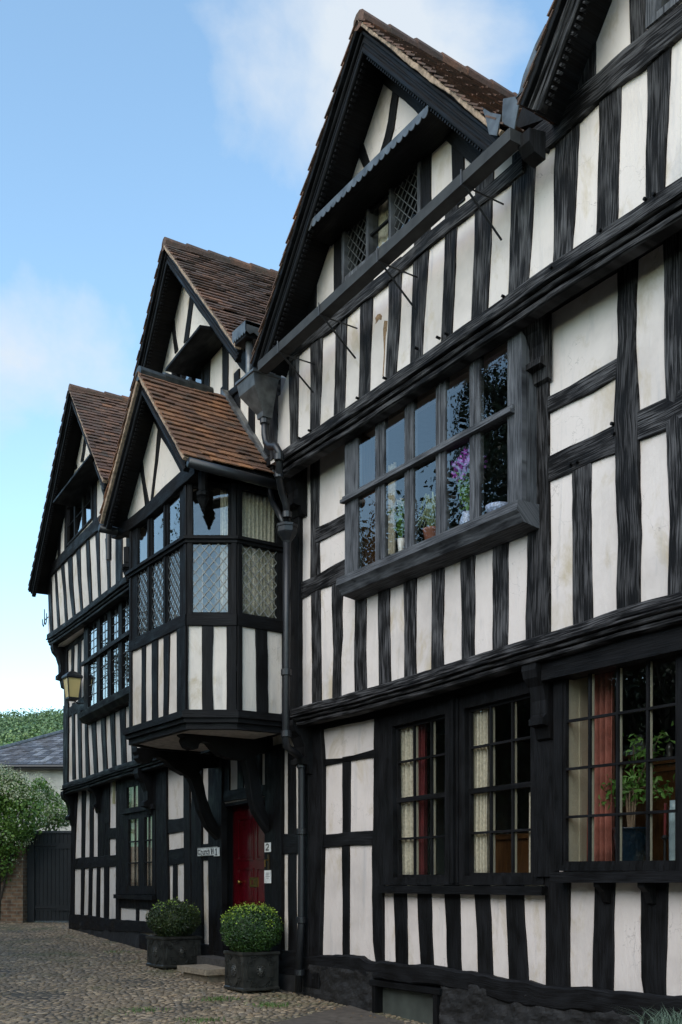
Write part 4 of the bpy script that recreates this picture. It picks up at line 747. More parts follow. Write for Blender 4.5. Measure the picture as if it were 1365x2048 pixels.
# red door
DO = -.16; mb = MB(); box(mb, FL, ds0+.03, ds1-.0, .36, 2.26, DO-.05, DO); DR = mb.build('door', RED, HL); dw = ds1 - ds0 - .03
for (u0, u1, z0, z1) in ((.12, .46, 1.55, 2.1), (.54, .88, 1.55, 2.1), (.12, .46, .98, 1.45), (.54, .88, .98, 1.45), (.12, .46, .48, .86), (.54, .88, .48, .86)):
    a, b = ds0+.03+dw*u0, ds0+.03+dw*u1; m = MB(); prism(m, FL, [(a, z0), (b, z0), (b, z1), (a, z1)], DO+.001, DO+.014, [[(a+.02, z0+.02), (b-.02, z0+.02), (b-.02, z1-.02), (a+.02, z1-.02)]]); prism(m, FL, [(a+.045, z0+.045), (b-.045, z0+.045), (b-.045, z1-.045), (a+.045, z1-.045)], DO+.001, DO+.010); m.build('door_panel', RED, DR)
p = S(FL, 'C6', 900, 1006, DO); m = MB(); prism(m, FL, [(p[0]-.13, p[1]-.06), (p[0]+.13, p[1]-.06), (p[0]+.13, p[1]+.06), (p[0]-.13, p[1]+.06)], DO+.001, DO+.016, [[(p[0]-.10, p[1]-.03), (p[0]+.10, p[1]-.03), (p[0]+.10, p[1]+.03), (p[0]-.10, p[1]+.03)]]); box(m, FL, p[0]-.095, p[0]+.095, p[1]-.026, p[1]+.026, DO+.001, DO+.009); m.build('letterbox', BRASS, DR)
p = S(FL, 'C6', 805, 1006, DO+.04); c = Vector(FL.W(p[0], DO, p[1])); nv = Vector((FL.n[0], FL.n[1], 0)); m = MB(); tube(m, [c, c+nv*.02, c+nv*.03, c+nv*.045, c+nv*.06, c+nv*.068], [.016, .012, .02, .03, .024, .005], 12); m.build('door_knob', BRASS, DR, True)
m = MB(); box(m, FL, ds0-.02, ds0+.03, .3, 2.3, DO-.06, 0); box(m, FL, ds1, ds1+.05, .3, 2.3, DO-.06, 0); box(m, FL, ds0-.02, ds1+.05, 2.26, 2.34, DO-.06, 0); box(m, FL, ds0-.02, ds1+.05, .22, .35, DO-.1, .09); m.build('door_frame', TM['tb'], HL)
mb = MB(); box(mb, FL, ds0-.3, ds1+.3, .2, 2.5, -.8, -.35); mb.build('porch_backing', DARKROOM, HL)
# first floor: bressumer, timbers
bressumer(FL, .2, 'C1', [(500, 760), (545, 740), (700, 693), (870, 628), (1000, 585), (1100, 556)], .20, HL, 'tb', ext=.30)
bressumer(FL, .45, 'C2', [(205, 1168), (240, 1148), (350, 1070), (500, 958), (650, 840), (735, 775), (835, 700)], .22, HL, 'tb', ext=.33)
mb = MB(); box(mb, FL, -9.97, .3, 3.02, 3.06, -.1, .18); box(mb, FL, -9.85, .3, 5.86, 5.91, .1, .43); mb.build('jetty_soffit', TM['tb'], HL)
stud(FL, .2, 'C2', [(1230, 300, 356), (1500, 330, 360), (1896, 345, 366)], KF, 'corner_post', th=.03); stud(FL, .2, 'C1', [(150, 509, 548), (730, 509, 544)], KF, 'corner_post', th=.03)
for r in ([(1200, 388, 412), (1490, 390, 406)], [(1170, 440, 463), (1470, 436, 461)], [(1100, 488, 500), (1460, 487, 500)]): stud(FL, .2, 'C2', r, KF)
rail(FL, .2, 'C2', [(355, 1497, 1560), (420, 1480, 1540), (490, 1455, 1530)], KF, wob=.003) if False else None
rail(FL, .2, 'C2', [(362, 1735, 1800), (420, 1690, 1772), (480, 1640, 1745)], KF, wob=.003); stud(FL, .2, 'C2', [(1440, 440, 463), (1640, 440, 462)], KF)
for a, b_ in (((578, 597), (580, 606)), ((620, 650), (633, 657)), ((680, 697), (690, 720)), ((728, 764), (754, 784)), ((805, 843), (830, 862)), ((880, 918), (904, 932)), ((958, 1003), (977, 1017)), ((1045, 1085), (1060, 1100))): stud(FL, .2, 'C1', [(130, *a), (400, (a[0]+b_[0])/2-2, (a[1]+b_[1])/2-2), (690 if b_[0] < 700 else 640, *b_)], KF, th=.02)
x = S(FL, 'C1', 1110, 400, .2)[0] + .15
while x < .2: strip(MB(), FL, [(x, 5.9), (x, 3.2)], [(x+.16, 5.9), (x+.16, 3.2)], .2).build('stud', TM['tb'], KF); x += .4
# upper floor timbers
for r in ([(700, 262, 276), (900, 272, 290), (1110, 285, 303)], [(650, 310, 332), (880, 330, 350), (1080, 343, 362)], [(600, 362, 395), (800, 372, 402), (1030, 400, 420)], [(530, 425, 456), (750, 440, 462), (980, 460, 476)], [(460, 500, 525), (700, 510, 537), (920, 527, 546)], [(390, 570, 600), (650, 583, 604), (880, 593, 612)], [(470, 648, 680), (700, 660, 683), (830, 664, 686)], [(430, 726, 775), (780, 726, 775)]): stud(FL, .45, 'C2', r, KS)
stud(FL, .45, 'C2', [(720, 205, 232), (950, 215, 238), (1160, 230, 246)], KS, 'corner_post', th=.03)
x = S(FL, 'C2', 775, 700, .45)[0] + .25
while x < .25: strip(MB(), FL, [(x, 7.2), (x, 6.0)], [(x+.16, 7.2), (x+.16, 6.0)], .45).build('stud', TM['tb'], KS); x += .42
rail(FL, .45, 'C3', [(66, 1335, 1405), (200, 1195, 1272), (350, 1045, 1125), (470, 930, 1045)], KS, 'tie_beam', th=.045, wob=.008)
rail(FL, .45, 'C4', [(560, 1290, 1400), (700, 1170, 1280), (800, 1140, 1190), (955, 1010, 1062), (1010, 960, 1020)], KS, 'tie_beam', th=.045, wob=.008)
rafter(FL, .45, 'C3', [(280, 345), (262, 420), (238, 540), (223, 605), (207, 710), (160, 930), (122, 1115), (76, 1325)], -.30, KS)
rafter(FL, .45, 'C3', [(279, 350), (310, 435), (320, 462), (355, 560), (385, 665), (433, 735), (470, 850)], .30, KS)
edges(FL, .45, 'C3', [(308, 440, 322, 465), (300, 530, 314, 545), (286, 610, 304, 605)], KS, 'brace'); edges(FL, .45, 'C3', [(225, 605, 238, 545), (236, 640, 248, 620), (242, 668, 256, 655)], KS, 'brace')
stud(FL, .45, 'C3', [(760, 356, 385), (1010, 360, 385)], KS, 'window_post'); stud(FL, .45, 'C3', [(900, 168, 189), (1200, 165, 188)], KS, 'window_post'); stud(FL, .45, 'C3', [(720, 432, 455), (980, 433, 457)], KS); stud(FL, .45, 'C3', [(1080, 123, 140), (1290, 120, 136)], KS)
rafter(FL, .45, 'C4', [(541, 400), (510, 520), (485, 640), (470, 705), (403, 930), (330, 1150), (280, 1330)], -.32, KS)
rafter(FL, .45, 'C4', [(540, 402), (593, 495), (640, 572), (712, 665), (775, 768), (830, 842), (945, 985), (1000, 1045)], .32, KS)
edges(FL, .45, 'C4', [(590, 495, 614, 525), (575, 620, 600, 625), (553, 775, 585, 745)], KS, 'brace'); edges(FL, .45, 'C4', [(472, 690, 487, 640), (482, 780, 498, 760), (490, 850, 510, 825)], KS, 'brace')
stud(FL, .45, 'C4', [(800, 672, 720), (1130, 668, 706)], KS, 'window_post'); stud(FL, .45, 'C4', [(760, 793, 832), (980, 795, 831), (1150, 796, 830)], KS)
gable(HL, FL, .45, .75, gA[1], gA[0], gA[2], 4.4, TILE, .115, 'tb'); gable(HL, FL, .45, .75, gB[1], gB[0], gB[2], 4.4, TILE, .115, 'tb')
a = S(FL, 'C3', 62, 905, .85); b = S(FL, 'C3', 338, 600, .85); print('hoodA', a, b); hood(FL, a[0]+.3, b[0], (a[1]+b[1])/2-.02, .45, .85, HL, False, zb=.06)
a = S(FL, 'C4', 425, 940, .85); b = S(FL, 'C4', 650, 700, .85); print('hoodB', a, b); hood(FL, a[0], b[0], (a[1]+b[1])/2-.02, .45, .85, HL, False, zb=.06)
# jetty brackets
for x, zb_ in ((-9.80, 2.35),): corbel(FL, x-.12, .2, scroll(3.02, zb_, .24), KG, mat='tb')
a = S(FL, 'C1', 790, 900, .0); corbel(FL, a[0], .2, scroll(3.02, 2.5, .22), KG, mat='tb'); a = S(FL, 'C6', 250, 400, .0); corbel(FL, a[0], .2, scroll(3.02, 2.3, .26), KG, mat='tb')
corbel(FL, -9.85, .2, scroll(5.86, 5.0, .25), KF, mat='tb', off=.2)
# valley hoppers and porch side gutter
a = FL.hit(218, 965, .62); mb = MB(); c = FL.W(a[0], .62, a[1]); lathe(mb, (c[0], c[1], c[2]-.42), [(.05, 0), (.06, .12), (.11, .28), (.12, .30), (.12, .38), (.14, .39), (.14, .42), (.11, .42)], 8); tube(mb, [(c[0], c[1], c[2]-1.2), (c[0], c[1], c[2]-.40)], .045, 10); mb.build('rainwater_hopper', IRON, HL)
a = FR.hit(489, 675, .9); mb = MB(); zc = a[1]; s0 = a[0]
box(mb, FR, s0-.12, s0+.12, zc-.05, zc+.06, .75, .95); mb.build('valley_box', TM['tb'], HL)
mb = MB(); P = [(s0-.15, zc+.10), (s0+.15, zc+.10)]; n = 6
for i in range(n, 0, -1):
    A_, B_ = s0-.15 + .30*(i-1)/n, s0-.15 + .30*i/n
    for t in range(6): P.append((B_ + (A_-B_)*t/6, zc+.0 - .03*math.sin(math.pi*t/6)))
P.append((s0-.15, zc+.0)); prism(mb, FR, P, .957, .965); prism(mb, Fr((s0+.13, -.965), (0, 1)), [(0, zc+.10), (.2, zc+.10), (.2, zc+.0), (.15, zc-.03), (.10, zc+.0), (.05, zc-.03), (0, zc+.0)], .012, .02); box(mb, FR, s0-.15, s0+.15, zc+.062, zc+.105, .75, .956); mb.build('scalloped_lead_edge', LEAD, HL)
mb = MB(); tube(mb, [FR.W(s0+.02, .85, zc-.03), FR.W(s0+.02, .85, zc-.62)], .04, 10); mb.build('downpipe', LEAD, HL, True)
# ------------------------------------------------------------------ porch bay
BO = 1.26; bx0, bx1 = -1.88, -.28
side_s = .01; so_ = None
F1 = FR
t0 = FR.hit(475, 1100, 0)
# corner between the canted and side faces lies in the plane x = .01
FS0 = Fr((side_s, 0), (0, 1)); cy, cz_ = FS0.hit(474, 1100, 0); print('cant corner y', cy)
cy = -abs(cy); F2 = Fr((bx1, -BO), (side_s-bx1, cy+BO)); F3 = Fr((side_s, cy), (0, 1)); l2_ = math.hypot(side_s-bx1, cy+BO); l3_ = abs(cy) - .18
bxL = bx0 - (side_s - bx1); PB = [(bxL, -.2), (bxL, cy), (bx0, -BO), (bx1, -BO), (side_s, cy), (side_s, -.2)]
def ring(mb, plan, z0, z1, out, inn):   # a moulding that follows the bay's plan
    def offs(d):
        r = []
        for i, p in enumerate(plan):
            p = Vector(p); dirs = []
            if i > 0: e = (p - Vector(plan[i-1])).normalized(); dirs.append(Vector((e.y, -e.x)))
            if i < len(plan)-1: e = (Vector(plan[i+1]) - p).normalized(); dirs.append(Vector((e.y, -e.x)))
            if len(dirs) == 2: m = (dirs[0]+dirs[1]).normalized(); r.append(p + m*d/max(.3, m.dot(dirs[0])))
            else: r.append(p + dirs[0]*d)
        return r
    A, B = offs(out), offs(-inn); n = len(plan); vs = []
    for i in range(n): vs += [(A[i].x, A[i].y, z0), (A[i].x, A[i].y, z1), (B[i].x, B[i].y, z1), (B[i].x, B[i].y, z0)]
    fs = [(i*4+k, i*4+(k+1) % 4, (i+1)*4+(k+1) % 4, (i+1)*4+k) for i in range(n-1) for k in range(4)] + [(0, 1, 2, 3), ((n-1)*4+3, (n-1)*4+2, (n-1)*4+1, (n-1)*4)]
    L_ = [0]
    for i in range(1, n): L_.append(L_[-1] + (Vector(plan[i])-Vector(plan[i-1])).length)
    uv = [];
    for i in range(n): uv += [(z0, L_[i]), (z1, L_[i]), (z1+.05, L_[i]), (z0-.05, L_[i])]
    mb.add(vs, fs, uv)
zb0 = (FR.hit(262, 1460, BO)[1] + FR.hit(368, 1425, BO)[1])/2; ztrn = (FR.hit(262, 1153, BO)[1] + FR.hit(363, 1081, BO)[1])/2
zsl1 = FR.hit(265, 1282, BO)[1]; zsl0 = FR.hit(266, 1303, BO)[1]; ztop = FR.hit(350, 985, BO)[1]; print('bay z', zb0, ztrn, zsl1, zsl0, ztop)
zpb = FR.hit(266, 1458, BO)[1]   # foot of the white panels
mb = MB(); ring(mb, PB, zb0-.0, zpb+.02, .05, .05); ring(mb, PB, zb0-.07, zb0-.002, .085, .05); ring(mb, PB, zb0-.12, zb0-.072, .055, .05); ring(mb, PB, zb0-.19, zb0-.122, .02, .05); BR = mb.build('bay_bressumer', TM['tb'], HL)
mb = MB(); mb.add([(x, y, zb0-.17) for x, y in PB] + [(x, y, zb0-.14) for x, y in PB], [tuple(range(6)), tuple(range(11, 5, -1))] + [(i, (i+1) % 6, (i+1) % 6+6, i+6) for i in range(6)]); mb.build('bay_soffit', SOFF, HL)
mb = MB(); mb.add([(x, y, zsl0+.02) for x, y in PB] + [(x, y, zsl0+.05) for x, y in PB], [tuple(range(6)), tuple(range(11, 5, -1))] + [(i, (i+1) % 6, (i+1) % 6+6, i+6) for i in range(6)]); mb.build('bay_seat', DARKROOM, HL)
FBL = Fr((bxL, cy), (bx0-bxL, -BO-cy)); FBS = Fr((bxL, -.2), (0, -1))
mb = MB(); box(mb, F1, bx0, bx1, zb0, zsl0+.06, BO-.08, BO); box(mb, F2, 0, l2_, zb0, zsl0+.06, -.08, 0); box(mb, F3, 0, l3_, zb0, zsl0+.06, -.08, 0)
box(mb, FBL, 0, l2_, zb0, ztop, -.08, 0); box(mb, FBS, 0, abs(cy)-.2, zb0, ztop, -.08, 0); BW = mb.build('bay_wall', PLR, HL)
for fr, off, k, rr in ((F1, BO, 'C5', ([(1160, 205, 231), (1400, 204, 230), (1670, 200, 230)], [(1120, 271, 309), (1400, 272, 308), (1640, 272, 310)], [(1080, 349, 386), (1400, 349, 380), (1610, 346, 375)])),
                      (F2, 0, 'C5', ([(1020, 598, 672), (1300, 598, 668), (1575, 602, 674)],)), (F3, 0, 'C5', ([(985, 946, 1024), (1300, 954, 1030), (1550, 958, 1035)],))):
    for r in rr: stud(fr, off, k, r, BW)
def vpost(fr, off, s0, s1, z0, z1, name='bay_post'): return strip(MB(), fr, [(s0, z1), (s0, z0)], [(s1, z1), (s1, z0)], off, th=.022, ext=0, wob=.003).build(name, TM['tb'], BW)
c1a = F1.h('C5', 447, 1300, BO)[0]; c2b = F2.h('C5', 512, 1300, 0)[0]; c2c = F2.h('C5', 760, 1300, 0)[0]; c3a = F3.h('C5', 857, 1300, 0)[0]; f3e = F3.h('C5', 1118, 1300, 0)[0]; f1a = F1.h('C5', 150, 1300, BO)[0]
zt2 = ztop + .0
for a in ((F1, BO, bx0, f1a), (F1, BO, c1a, bx1), (F2, 0, 0, c2b), (F2, 0, c2c, l2_), (F3, 0, 0, c3a), (F3, 0, f3e, l3_+.02)): vpost(*a, zb0, zsl0+.05)
# upper lights
U1 = [(F1.h('C5', a, 500, BO)[0], F1.h('C5', b, 500, BO)[0]) for a, b in ((183, 246), (275, 350), (381, 458))]
U2 = [(F2.h('C5', 524, 500, 0)[0], F2.h('C5', 768, 500, 0)[0])]; U3 = [(F3.h('C5', 856, 500, 0)[0], F3.h('C5', 1085, 500, 0)[0])]
for fr, off, s0, s1, Us in ((F1, BO, bx0, bx1, U1), (F2, 0, 0, l2_, U2), (F3, 0, 0, l3_, U3)):
    holes = [[(a, z1), (b, z1), (b, z0), (a, z0)] for a, b in Us for z0, z1 in ((zsl1+.02, ztrn-.05), (ztrn+.03, ztop-.05))]
    m = MB(); prism(m, fr, [(s0, ztop), (s1, ztop), (s1, zsl0+.01), (s0, zsl0+.01)], off-.04, off+.006, holes); wd = m.build('bay_window', TM['tb'], HL)
    for i, q in enumerate(holes):
        pane(fr, q, off-.010, wd)
        if i % 2 == 0: lattice(fr, q, off-.002, 3 if fr is F1 else 4, 6, wd, w=.005 if fr is F1 else .010, mat=None if fr is F1 else CAME_LIT)
    if fr is F1:
        for (a, b), (c, d) in zip(Us, Us[1:]): m = MB(); bar(m, fr, ((b+c)/2, zsl1), ((b+c)/2, ztrn-.04), .04, off+.007, off+.02); bar(m, fr, ((b+c)/2, ztrn+.02), ((b+c)/2, ztop), .04, off+.007, off+.02); m.build('mullion', TM['tb'], wd)
    rm = MB(); strip(rm, fr, [(s0, zsl1), (s1, zsl1)], [(s0, zsl0), (s1, zsl0)], off, th=.03, ext=0); rm.build('sill_rail', TM['tb'], wd)
for a in ((F1, BO, bx0, bx0+.05), (F1, BO, bx1-.06, bx1), (F2, 0, 0, .06), (F2, 0, l2_-.06, l2_), (F3, 0, 0, .06), (F3, 0, l3_-.06, l3_)): vpost(*a, zsl0+.0, ztop)
mb = MB(); ring(mb, PB, ztrn-.045, ztrn-.012, .035, .0); ring(mb, PB, ztrn-.010, ztrn+.025, .06, .0); mb.build('bay_transom', TM['tb'], HL)
# porch gable: rectangular roof over the canted bay
pa = FR.hit(285, 748, 1.5); pr = FR.hit(377, 915, 1.5); pl = FR.hit(208, 1085, 1.5); print('porch gable', pa, pr, pl)
pl = (2*pa[0]-pr[0]-.0, pr[1]) if abs((pa[0]-pl[0])-(pr[0]-pa[0])) < .1 else pl
gable(HL, FR, 1.26, 1.5, pa, pl, pr, -.42, TILEO, .10, 'tb', ridge=LEADD)
GW_ = MB(); prism(GW_, FR, [(bx0-.08, ztop-.02), (bx1-.02, ztop-.02), (bx1+.12, ztop+.25), (pr[0]-.08, pr[1]-.05), (pa[0], pa[1]-.10), (bx0-.2, ztop+.3)], 1.12, 1.24); PG = GW_.build('porch_gable_wall', PLR, HL)
BG = 1.24
rafter(FR, BG, 'C3', [(756, 280), (722, 410), (695, 530), (675, 620), (565, 1045)], -.22, PG); rafter(FR, BG, 'C3', [(755, 284), (812, 400), (830, 445), (900, 560), (965, 685), (1000, 750)], .22, PG)
edges(FR, BG, 'C3', [(812, 400, 830, 445), (790, 640, 806, 640), (763, 885, 780, 850)], PG, 'brace'); edges(FR, BG, 'C3', [(676, 615, 697, 560), (705, 780, 722, 760), (722, 925, 748, 895)], PG, 'brace')
rail(FR, BG, 'C3', [(500, 1075, 1145), (565, 1040, 1115), (725, 915, 1010), (850, 790, 900), (960, 690, 790), (1005, 655, 755), (1040, 640, 720)], PG, 'tie_beam', th=.07, wob=.006)
mb = MB(); box(mb, FR, side_s-.10, side_s+.0, ztop-.0, ztop+.20, .2, 1.24); box(mb, FR, bxL, bxL+.1, ztop, ztop+.2, .2, 1.24); box(mb, FR, bxL, side_s, ztop+.0, ztop+.03, .2, 1.2); mb.build('eaves_beam', TM['tb'], HL)
# turned pendants at the two front corners
def pendant(u, v, z_top):
    p = FR.hit(u, v, 1.30); c = FR.W(p[0], 1.24, 0); m = MB(); h = z_top - .50
    lathe(m, (c[0], c[1], h), [(.004, 0), (.016, .015), (.022, .025), (.016, .035), (.024, .045), (.060, .13), (.072, .145), (.046, .155), (.066, .17), (.070, .20), (.045, .22), (.05, .24), (.05, .42)], 8); return m.build('pendant', TM['tb'], HL)
pz = FR.hit(396, 1022, 1.30)[1] + .50; pendant(396, 1000, pz); pz2 = FR.hit(245, 1163, 1.30)[1] + .50; pendant(246, 1130, pz2)
# porch eaves gutter, lead flashing on the tiles against the wall
mb = MB(); A_ = Vector(FR.W(pr[0]+.05, 1.52, pr[1]-.07)); B_ = Vector(FR.W(pr[0]+.05, .30, pr[1]-.09)); tube(mb, [A_, B_], .052, 12); PGU = mb.build('eaves_gutter', IRON, HL, True)
mb = MB(); tube(mb, [PW(540, 950, .45), PW(540, 985, .45), PW(545, 1005, .45), PW(560, 1030, .47), PW(568, 1048, .48)], .032, 10); mb.build('gutter_outlet', IRON, PGU, True)
mb = MB(); A_ = Vector(FR.W(pl[0]-.05, 1.53, pl[1]-.05)); tube(mb, [A_, Vector(FR.W(pl[0]-.05, .5, pl[1]-.07))], .05, 12); mb.build('eaves_gutter', IRON, HL, True)
mb = MB(); e_ = .47; strip(mb, FR, [(pa[0], pa[1]+.09), (pr[0]+.02, pr[1]+.10)], [(pa[0]+.0, pa[1]+.01), (pr[0]+.02, pr[1]+.015)], e_, th=.03, base=-.05, ext=0); mb.build('roof_flashing', LEAD, HL)
# big curved brackets carrying the bay
def porch_bracket(u_wall, v_ref, k, top, bot):
    s = FL.hit(u_wall, v_ref, 0); o = FL.W(s[0], 0, 0); return o
for (uw, vw, brace_l, brace_r, beam_t, beam_b) in (
    (541, 1665, [(838, 245), (862, 340), (872, 450), (900, 560), (960, 660), (1000, 715)], [(770, 245), (815, 290), (842, 380), (868, 480)][:0] or [(905, 215), (925, 330), (942, 440), (962, 540), (985, 590), (1003, 625)],
     [(455, 62), (560, 66), (720, 78), (900, 100), (1040, 110)], [(450, 90), (470, 105), (462, 125), (482, 165), (515, 182), (548, 178), (556, 150), (580, 130), (620, 140), (650, 175), (690, 215), (760, 240), (830, 246), (890, 232), (930, 205), (1040, 200)]),
    (441, 1678, [(455, 330), (500, 350), (530, 440), (560, 560), (610, 670), (680, 745)], [(535, 300), (565, 330), (585, 400), (600, 480), (640, 590), (690, 680)],
     [(168, 172), (260, 172), (420, 190), (560, 210), (690, 215)], [(166, 195), (180, 215), (176, 235), (200, 262), (240, 268), (262, 255), (270, 235), (300, 225), (350, 250), (400, 300), (470, 340), (540, 335), (580, 300), (690, 290)])):
    sw = FL.hit(uw, vw, 0)[0]; o = FL.W(sw, 0, 0); FB = Fr((o[0], o[1]), (0, 1)); w2 = .075
    pg = [FB.h('C6', x, y, w2) for x, y in beam_t + beam_b[::-1]]; m = MB(); prism(m, FB, pg, -w2, w2); bk = m.build('porch_bracket', TM['tb'], HL)
    A_ = [FB.h('C6', x, y, w2-.015) for x, y in brace_l]; B_ = [FB.h('C6', x, y, w2-.015) for x, y in brace_r]; A_, _ = resample(A_, 14); B_, _ = resample(B_, 14)
    m = MB(); strip(m, FB, A_, B_, -w2+.01, th=2*w2-.02, base=0, wob=.002, ext=0, seg=.06, ch=.012); m.build('curved_brace', TM['tb'], bk)
# rooms
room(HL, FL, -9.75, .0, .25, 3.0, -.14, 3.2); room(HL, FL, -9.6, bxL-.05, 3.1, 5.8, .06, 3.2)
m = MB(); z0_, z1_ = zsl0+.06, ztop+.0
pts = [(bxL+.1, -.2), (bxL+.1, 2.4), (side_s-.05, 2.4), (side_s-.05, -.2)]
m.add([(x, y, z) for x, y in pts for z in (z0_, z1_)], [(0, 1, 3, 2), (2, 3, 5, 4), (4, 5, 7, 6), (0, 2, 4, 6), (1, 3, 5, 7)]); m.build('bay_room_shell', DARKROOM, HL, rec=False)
mb = MB(); box(mb, FL, -9.9, .2, 5.78, 5.84, -4.2, .35); box(mb, FL, -9.9, -9.75, -.2, 6.7, -4.3, -.145); mb.build('floor_and_side_walls', PLR, HL)
mb = MB(); prism(mb, FL, [(-9.9, -.2), (.1, -.2), (.1, 6.9), (-2.32, 9.3), (-4.85, 7.0), (-7.07, 9.36), (-9.9, 6.9)], -4.5, -4.36); mb.build('rear_wall', PLR, HL)
# ================================================================== THINGS AT THE DOOR
def planter_with_shrub(u, v, htop_px, wid, label_p, label_s, cu, cv, rx, rz, newg):
    x, y, z = ground_hit(u, v); c = Vector((x - wid/2, y + wid/2, z)); t = empty('planter', c, label_p, 'planter', 'lead planters beside the doorstep')
    d = (x-CAM[0])*FW[0] + (y-CAM[1])*FW[1]; h = htop_px*d/FPX - .03; w2 = wid/2; z0 = z + .035
    mb = MB(); lathe(mb, (c.x, c.y, z0), [(w2*1.0, 0), (w2*1.03, .01), (w2*1.03, .03), (w2*.985, .04), (w2*.985, h-.05), (w2*1.0, h-.045), (w2*1.04, h-.03), (w2*1.04, h-.004), (w2*.99, h), (w2*.92, h), (w2*.92, h-.06)], square=True); mb.build('planter_box', LEADD, t)
    mb = MB(); lathe(mb, (c.x, c.y, z0+h-.05), [(w2*.91, 0), (w2*.91, .012)], square=True); mb.build('soil', simple_soil, t)
    for sx_ in (-1, 1):
        for sy_ in (-1, 1): lathe(MB(), (c.x+sx_*w2*.8, c.y+sy_*w2*.8, z-.01), [(.03, 0), (.035, .04), (.03, .045)], 8).build('foot', LEADD, t)
    for fr in (Fr((c.x+w2*.985, c.y), (0, 1)), Fr((c.x, c.y-w2*.985), (1, 0))):
        zc = z0 + h*.5; a = w2*.80; b = h*.36; r = .03; mb = MB()
        for q, wd in ((1.0, .015), (.86, .010)):
            A, B = a*q, b*(1 - (1-q)*1.6); n_ = .055
            pts = [(-A, zc+B-n_), (-A+n_, zc+B-n_), (-A+n_, zc+B), (-.085, zc+B)] ; full = pts + [(.085-.17*(1-k/8)+.0, zc+B + (.055*math.sin(math.pi*k/8))) for k in range(1, 8)] + [(-p[0], p[1]) for p in pts[::-1]]
            low = [(p[0], 2*zc - p[1]) for p in full]; loop = full + low[::-1] + [full[0]]
            for p, q2 in zip(loop, loop[1:]):
                if math.hypot(p[0]-q2[0], p[1]-q2[1]) > .002: bar(mb, fr, p, q2, wd, -.002, .010, ext=wd*.4)
        mb.build('fret_relief', LEADD, t)
        f_ = MB(); blob(f_, fr.W(0, .004, zc), (.040 if fr.e[0] else .02, .02 if fr.e[0] else .040, .052), 14, 10, .12, 3); blob(f_, fr.W(0, .024, zc-.008), (.012,)*3, 8, 6); blob(f_, fr.W(-.016, .020, zc+.012), (.008,)*3, 8, 6); blob(f_, fr.W(.016, .020, zc+.012), (.008,)*3, 8, 6); blob(f_, fr.W(0, .018, zc-.030), (.018 if fr.e[0] else .009, .009 if fr.e[0] else .018, .008), 8, 6)
        for k in range(12):
            a_ = 2*math.pi*k/12; blob(f_, fr.W(.045*math.cos(a_), .004, zc+.056*math.sin(a_)), (.012,)*3, 6, 5)
        f_.build('lion_mask_relief', LEADD, t, True)
        tr_ = MB(); pts = [fr.W(.062*math.cos(2*math.pi*k/20), .002, zc+.078*math.sin(2*math.pi*k/20)) for k in range(21)]; tube(tr_, pts, .0045, 6); tr_.build('medallion_ring', LEADD, t)
    # clipped ball
    ds_ = FPX/d; p = CAM[2] + (HV - cv)/ds_; cc = Vector((c.x, c.y, p)); R_ = rx/ds_; RZ = rz/ds_; base = (c.x, c.y, z0+h-.06)
    s = empty('box_shrub', base, label_s, 'shrub', 'clipped box shrubs in the planters')
    st = MB()
    for k in range(5): a_ = k*1.3; tube(st, [base, (c.x+.06*math.cos(a_), c.y+.06*math.sin(a_), p-.05), (c.x+.13*math.cos(a_), c.y+.13*math.sin(a_), p+.05)], [.012, .009, .004], 6)
    st.build('stem', BARK, s)
    n = 11000; dv = rng.normal(size=(n, 3)); dv /= np.linalg.norm(dv, axis=1)[:, None]
    lump = np.array([noise.noise(Vector(q)*3.2 + Vector((cu, 0, 0))) for q in dv]); r = (1 + .09*lump)*rng.uniform(.80, 1.03, n)**.8
    pos = dv*r[:, None]*np.array([R_, R_, RZ]); pos[:, 2] = np.maximum(pos[:, 2], base[2]-p+.02) ; pos += np.array(cc)
    mb = MB(); leaves(mb, pos, dv + rng.normal(size=(n, 3))*.8, .0125, .62); BXM = BOXL if newg > .5 else leafm('dull_box_leaf', [(0, (.006, .013, .003)), (.5, (.026, .048, .010)), (1, (.085, .10, .022))]); blob(mb, cc, (R_*.84, R_*.84, RZ*.84), 20, 14, .1, 1); mb.build('foliage', BXM, s, rec=False)
    if newg:
        k = dv[:, 2] > .15; k &= (rng.uniform(size=n) < np.clip((dv[:, 2]-.1)*.55 + lump*.6, 0, 1)*newg); q = pos[k] + (dv[k]*.5 + np.array([0, 0, .7]))*.030*rng.uniform(-.2, 1.5, k.sum())[:, None]**1
        mb = MB(); leaves(mb, q, dv[k] + rng.normal(size=(k.sum(), 3))*.8, .012, .55); mb.build('new_shoots', BOXN, s, rec=False)
simple_soil = simple('dark_soil', (.03, .02, .012), .95)
planter_with_shrub(487, 1990, 84, .46, 'nearer square lead planter with lion mask, right of the doorstep', 'rounder box ball with bright yellow-green new shoots on top, in the nearer planter', 506, 1862, 63, 50, .75)
planter_with_shrub(327, 1942, 67, .55, 'farther square lead planter left of the stone doorstep', 'dull olive clipped box ball in the planter left of the doorstep', 352, 1840, 54, 38, .12)
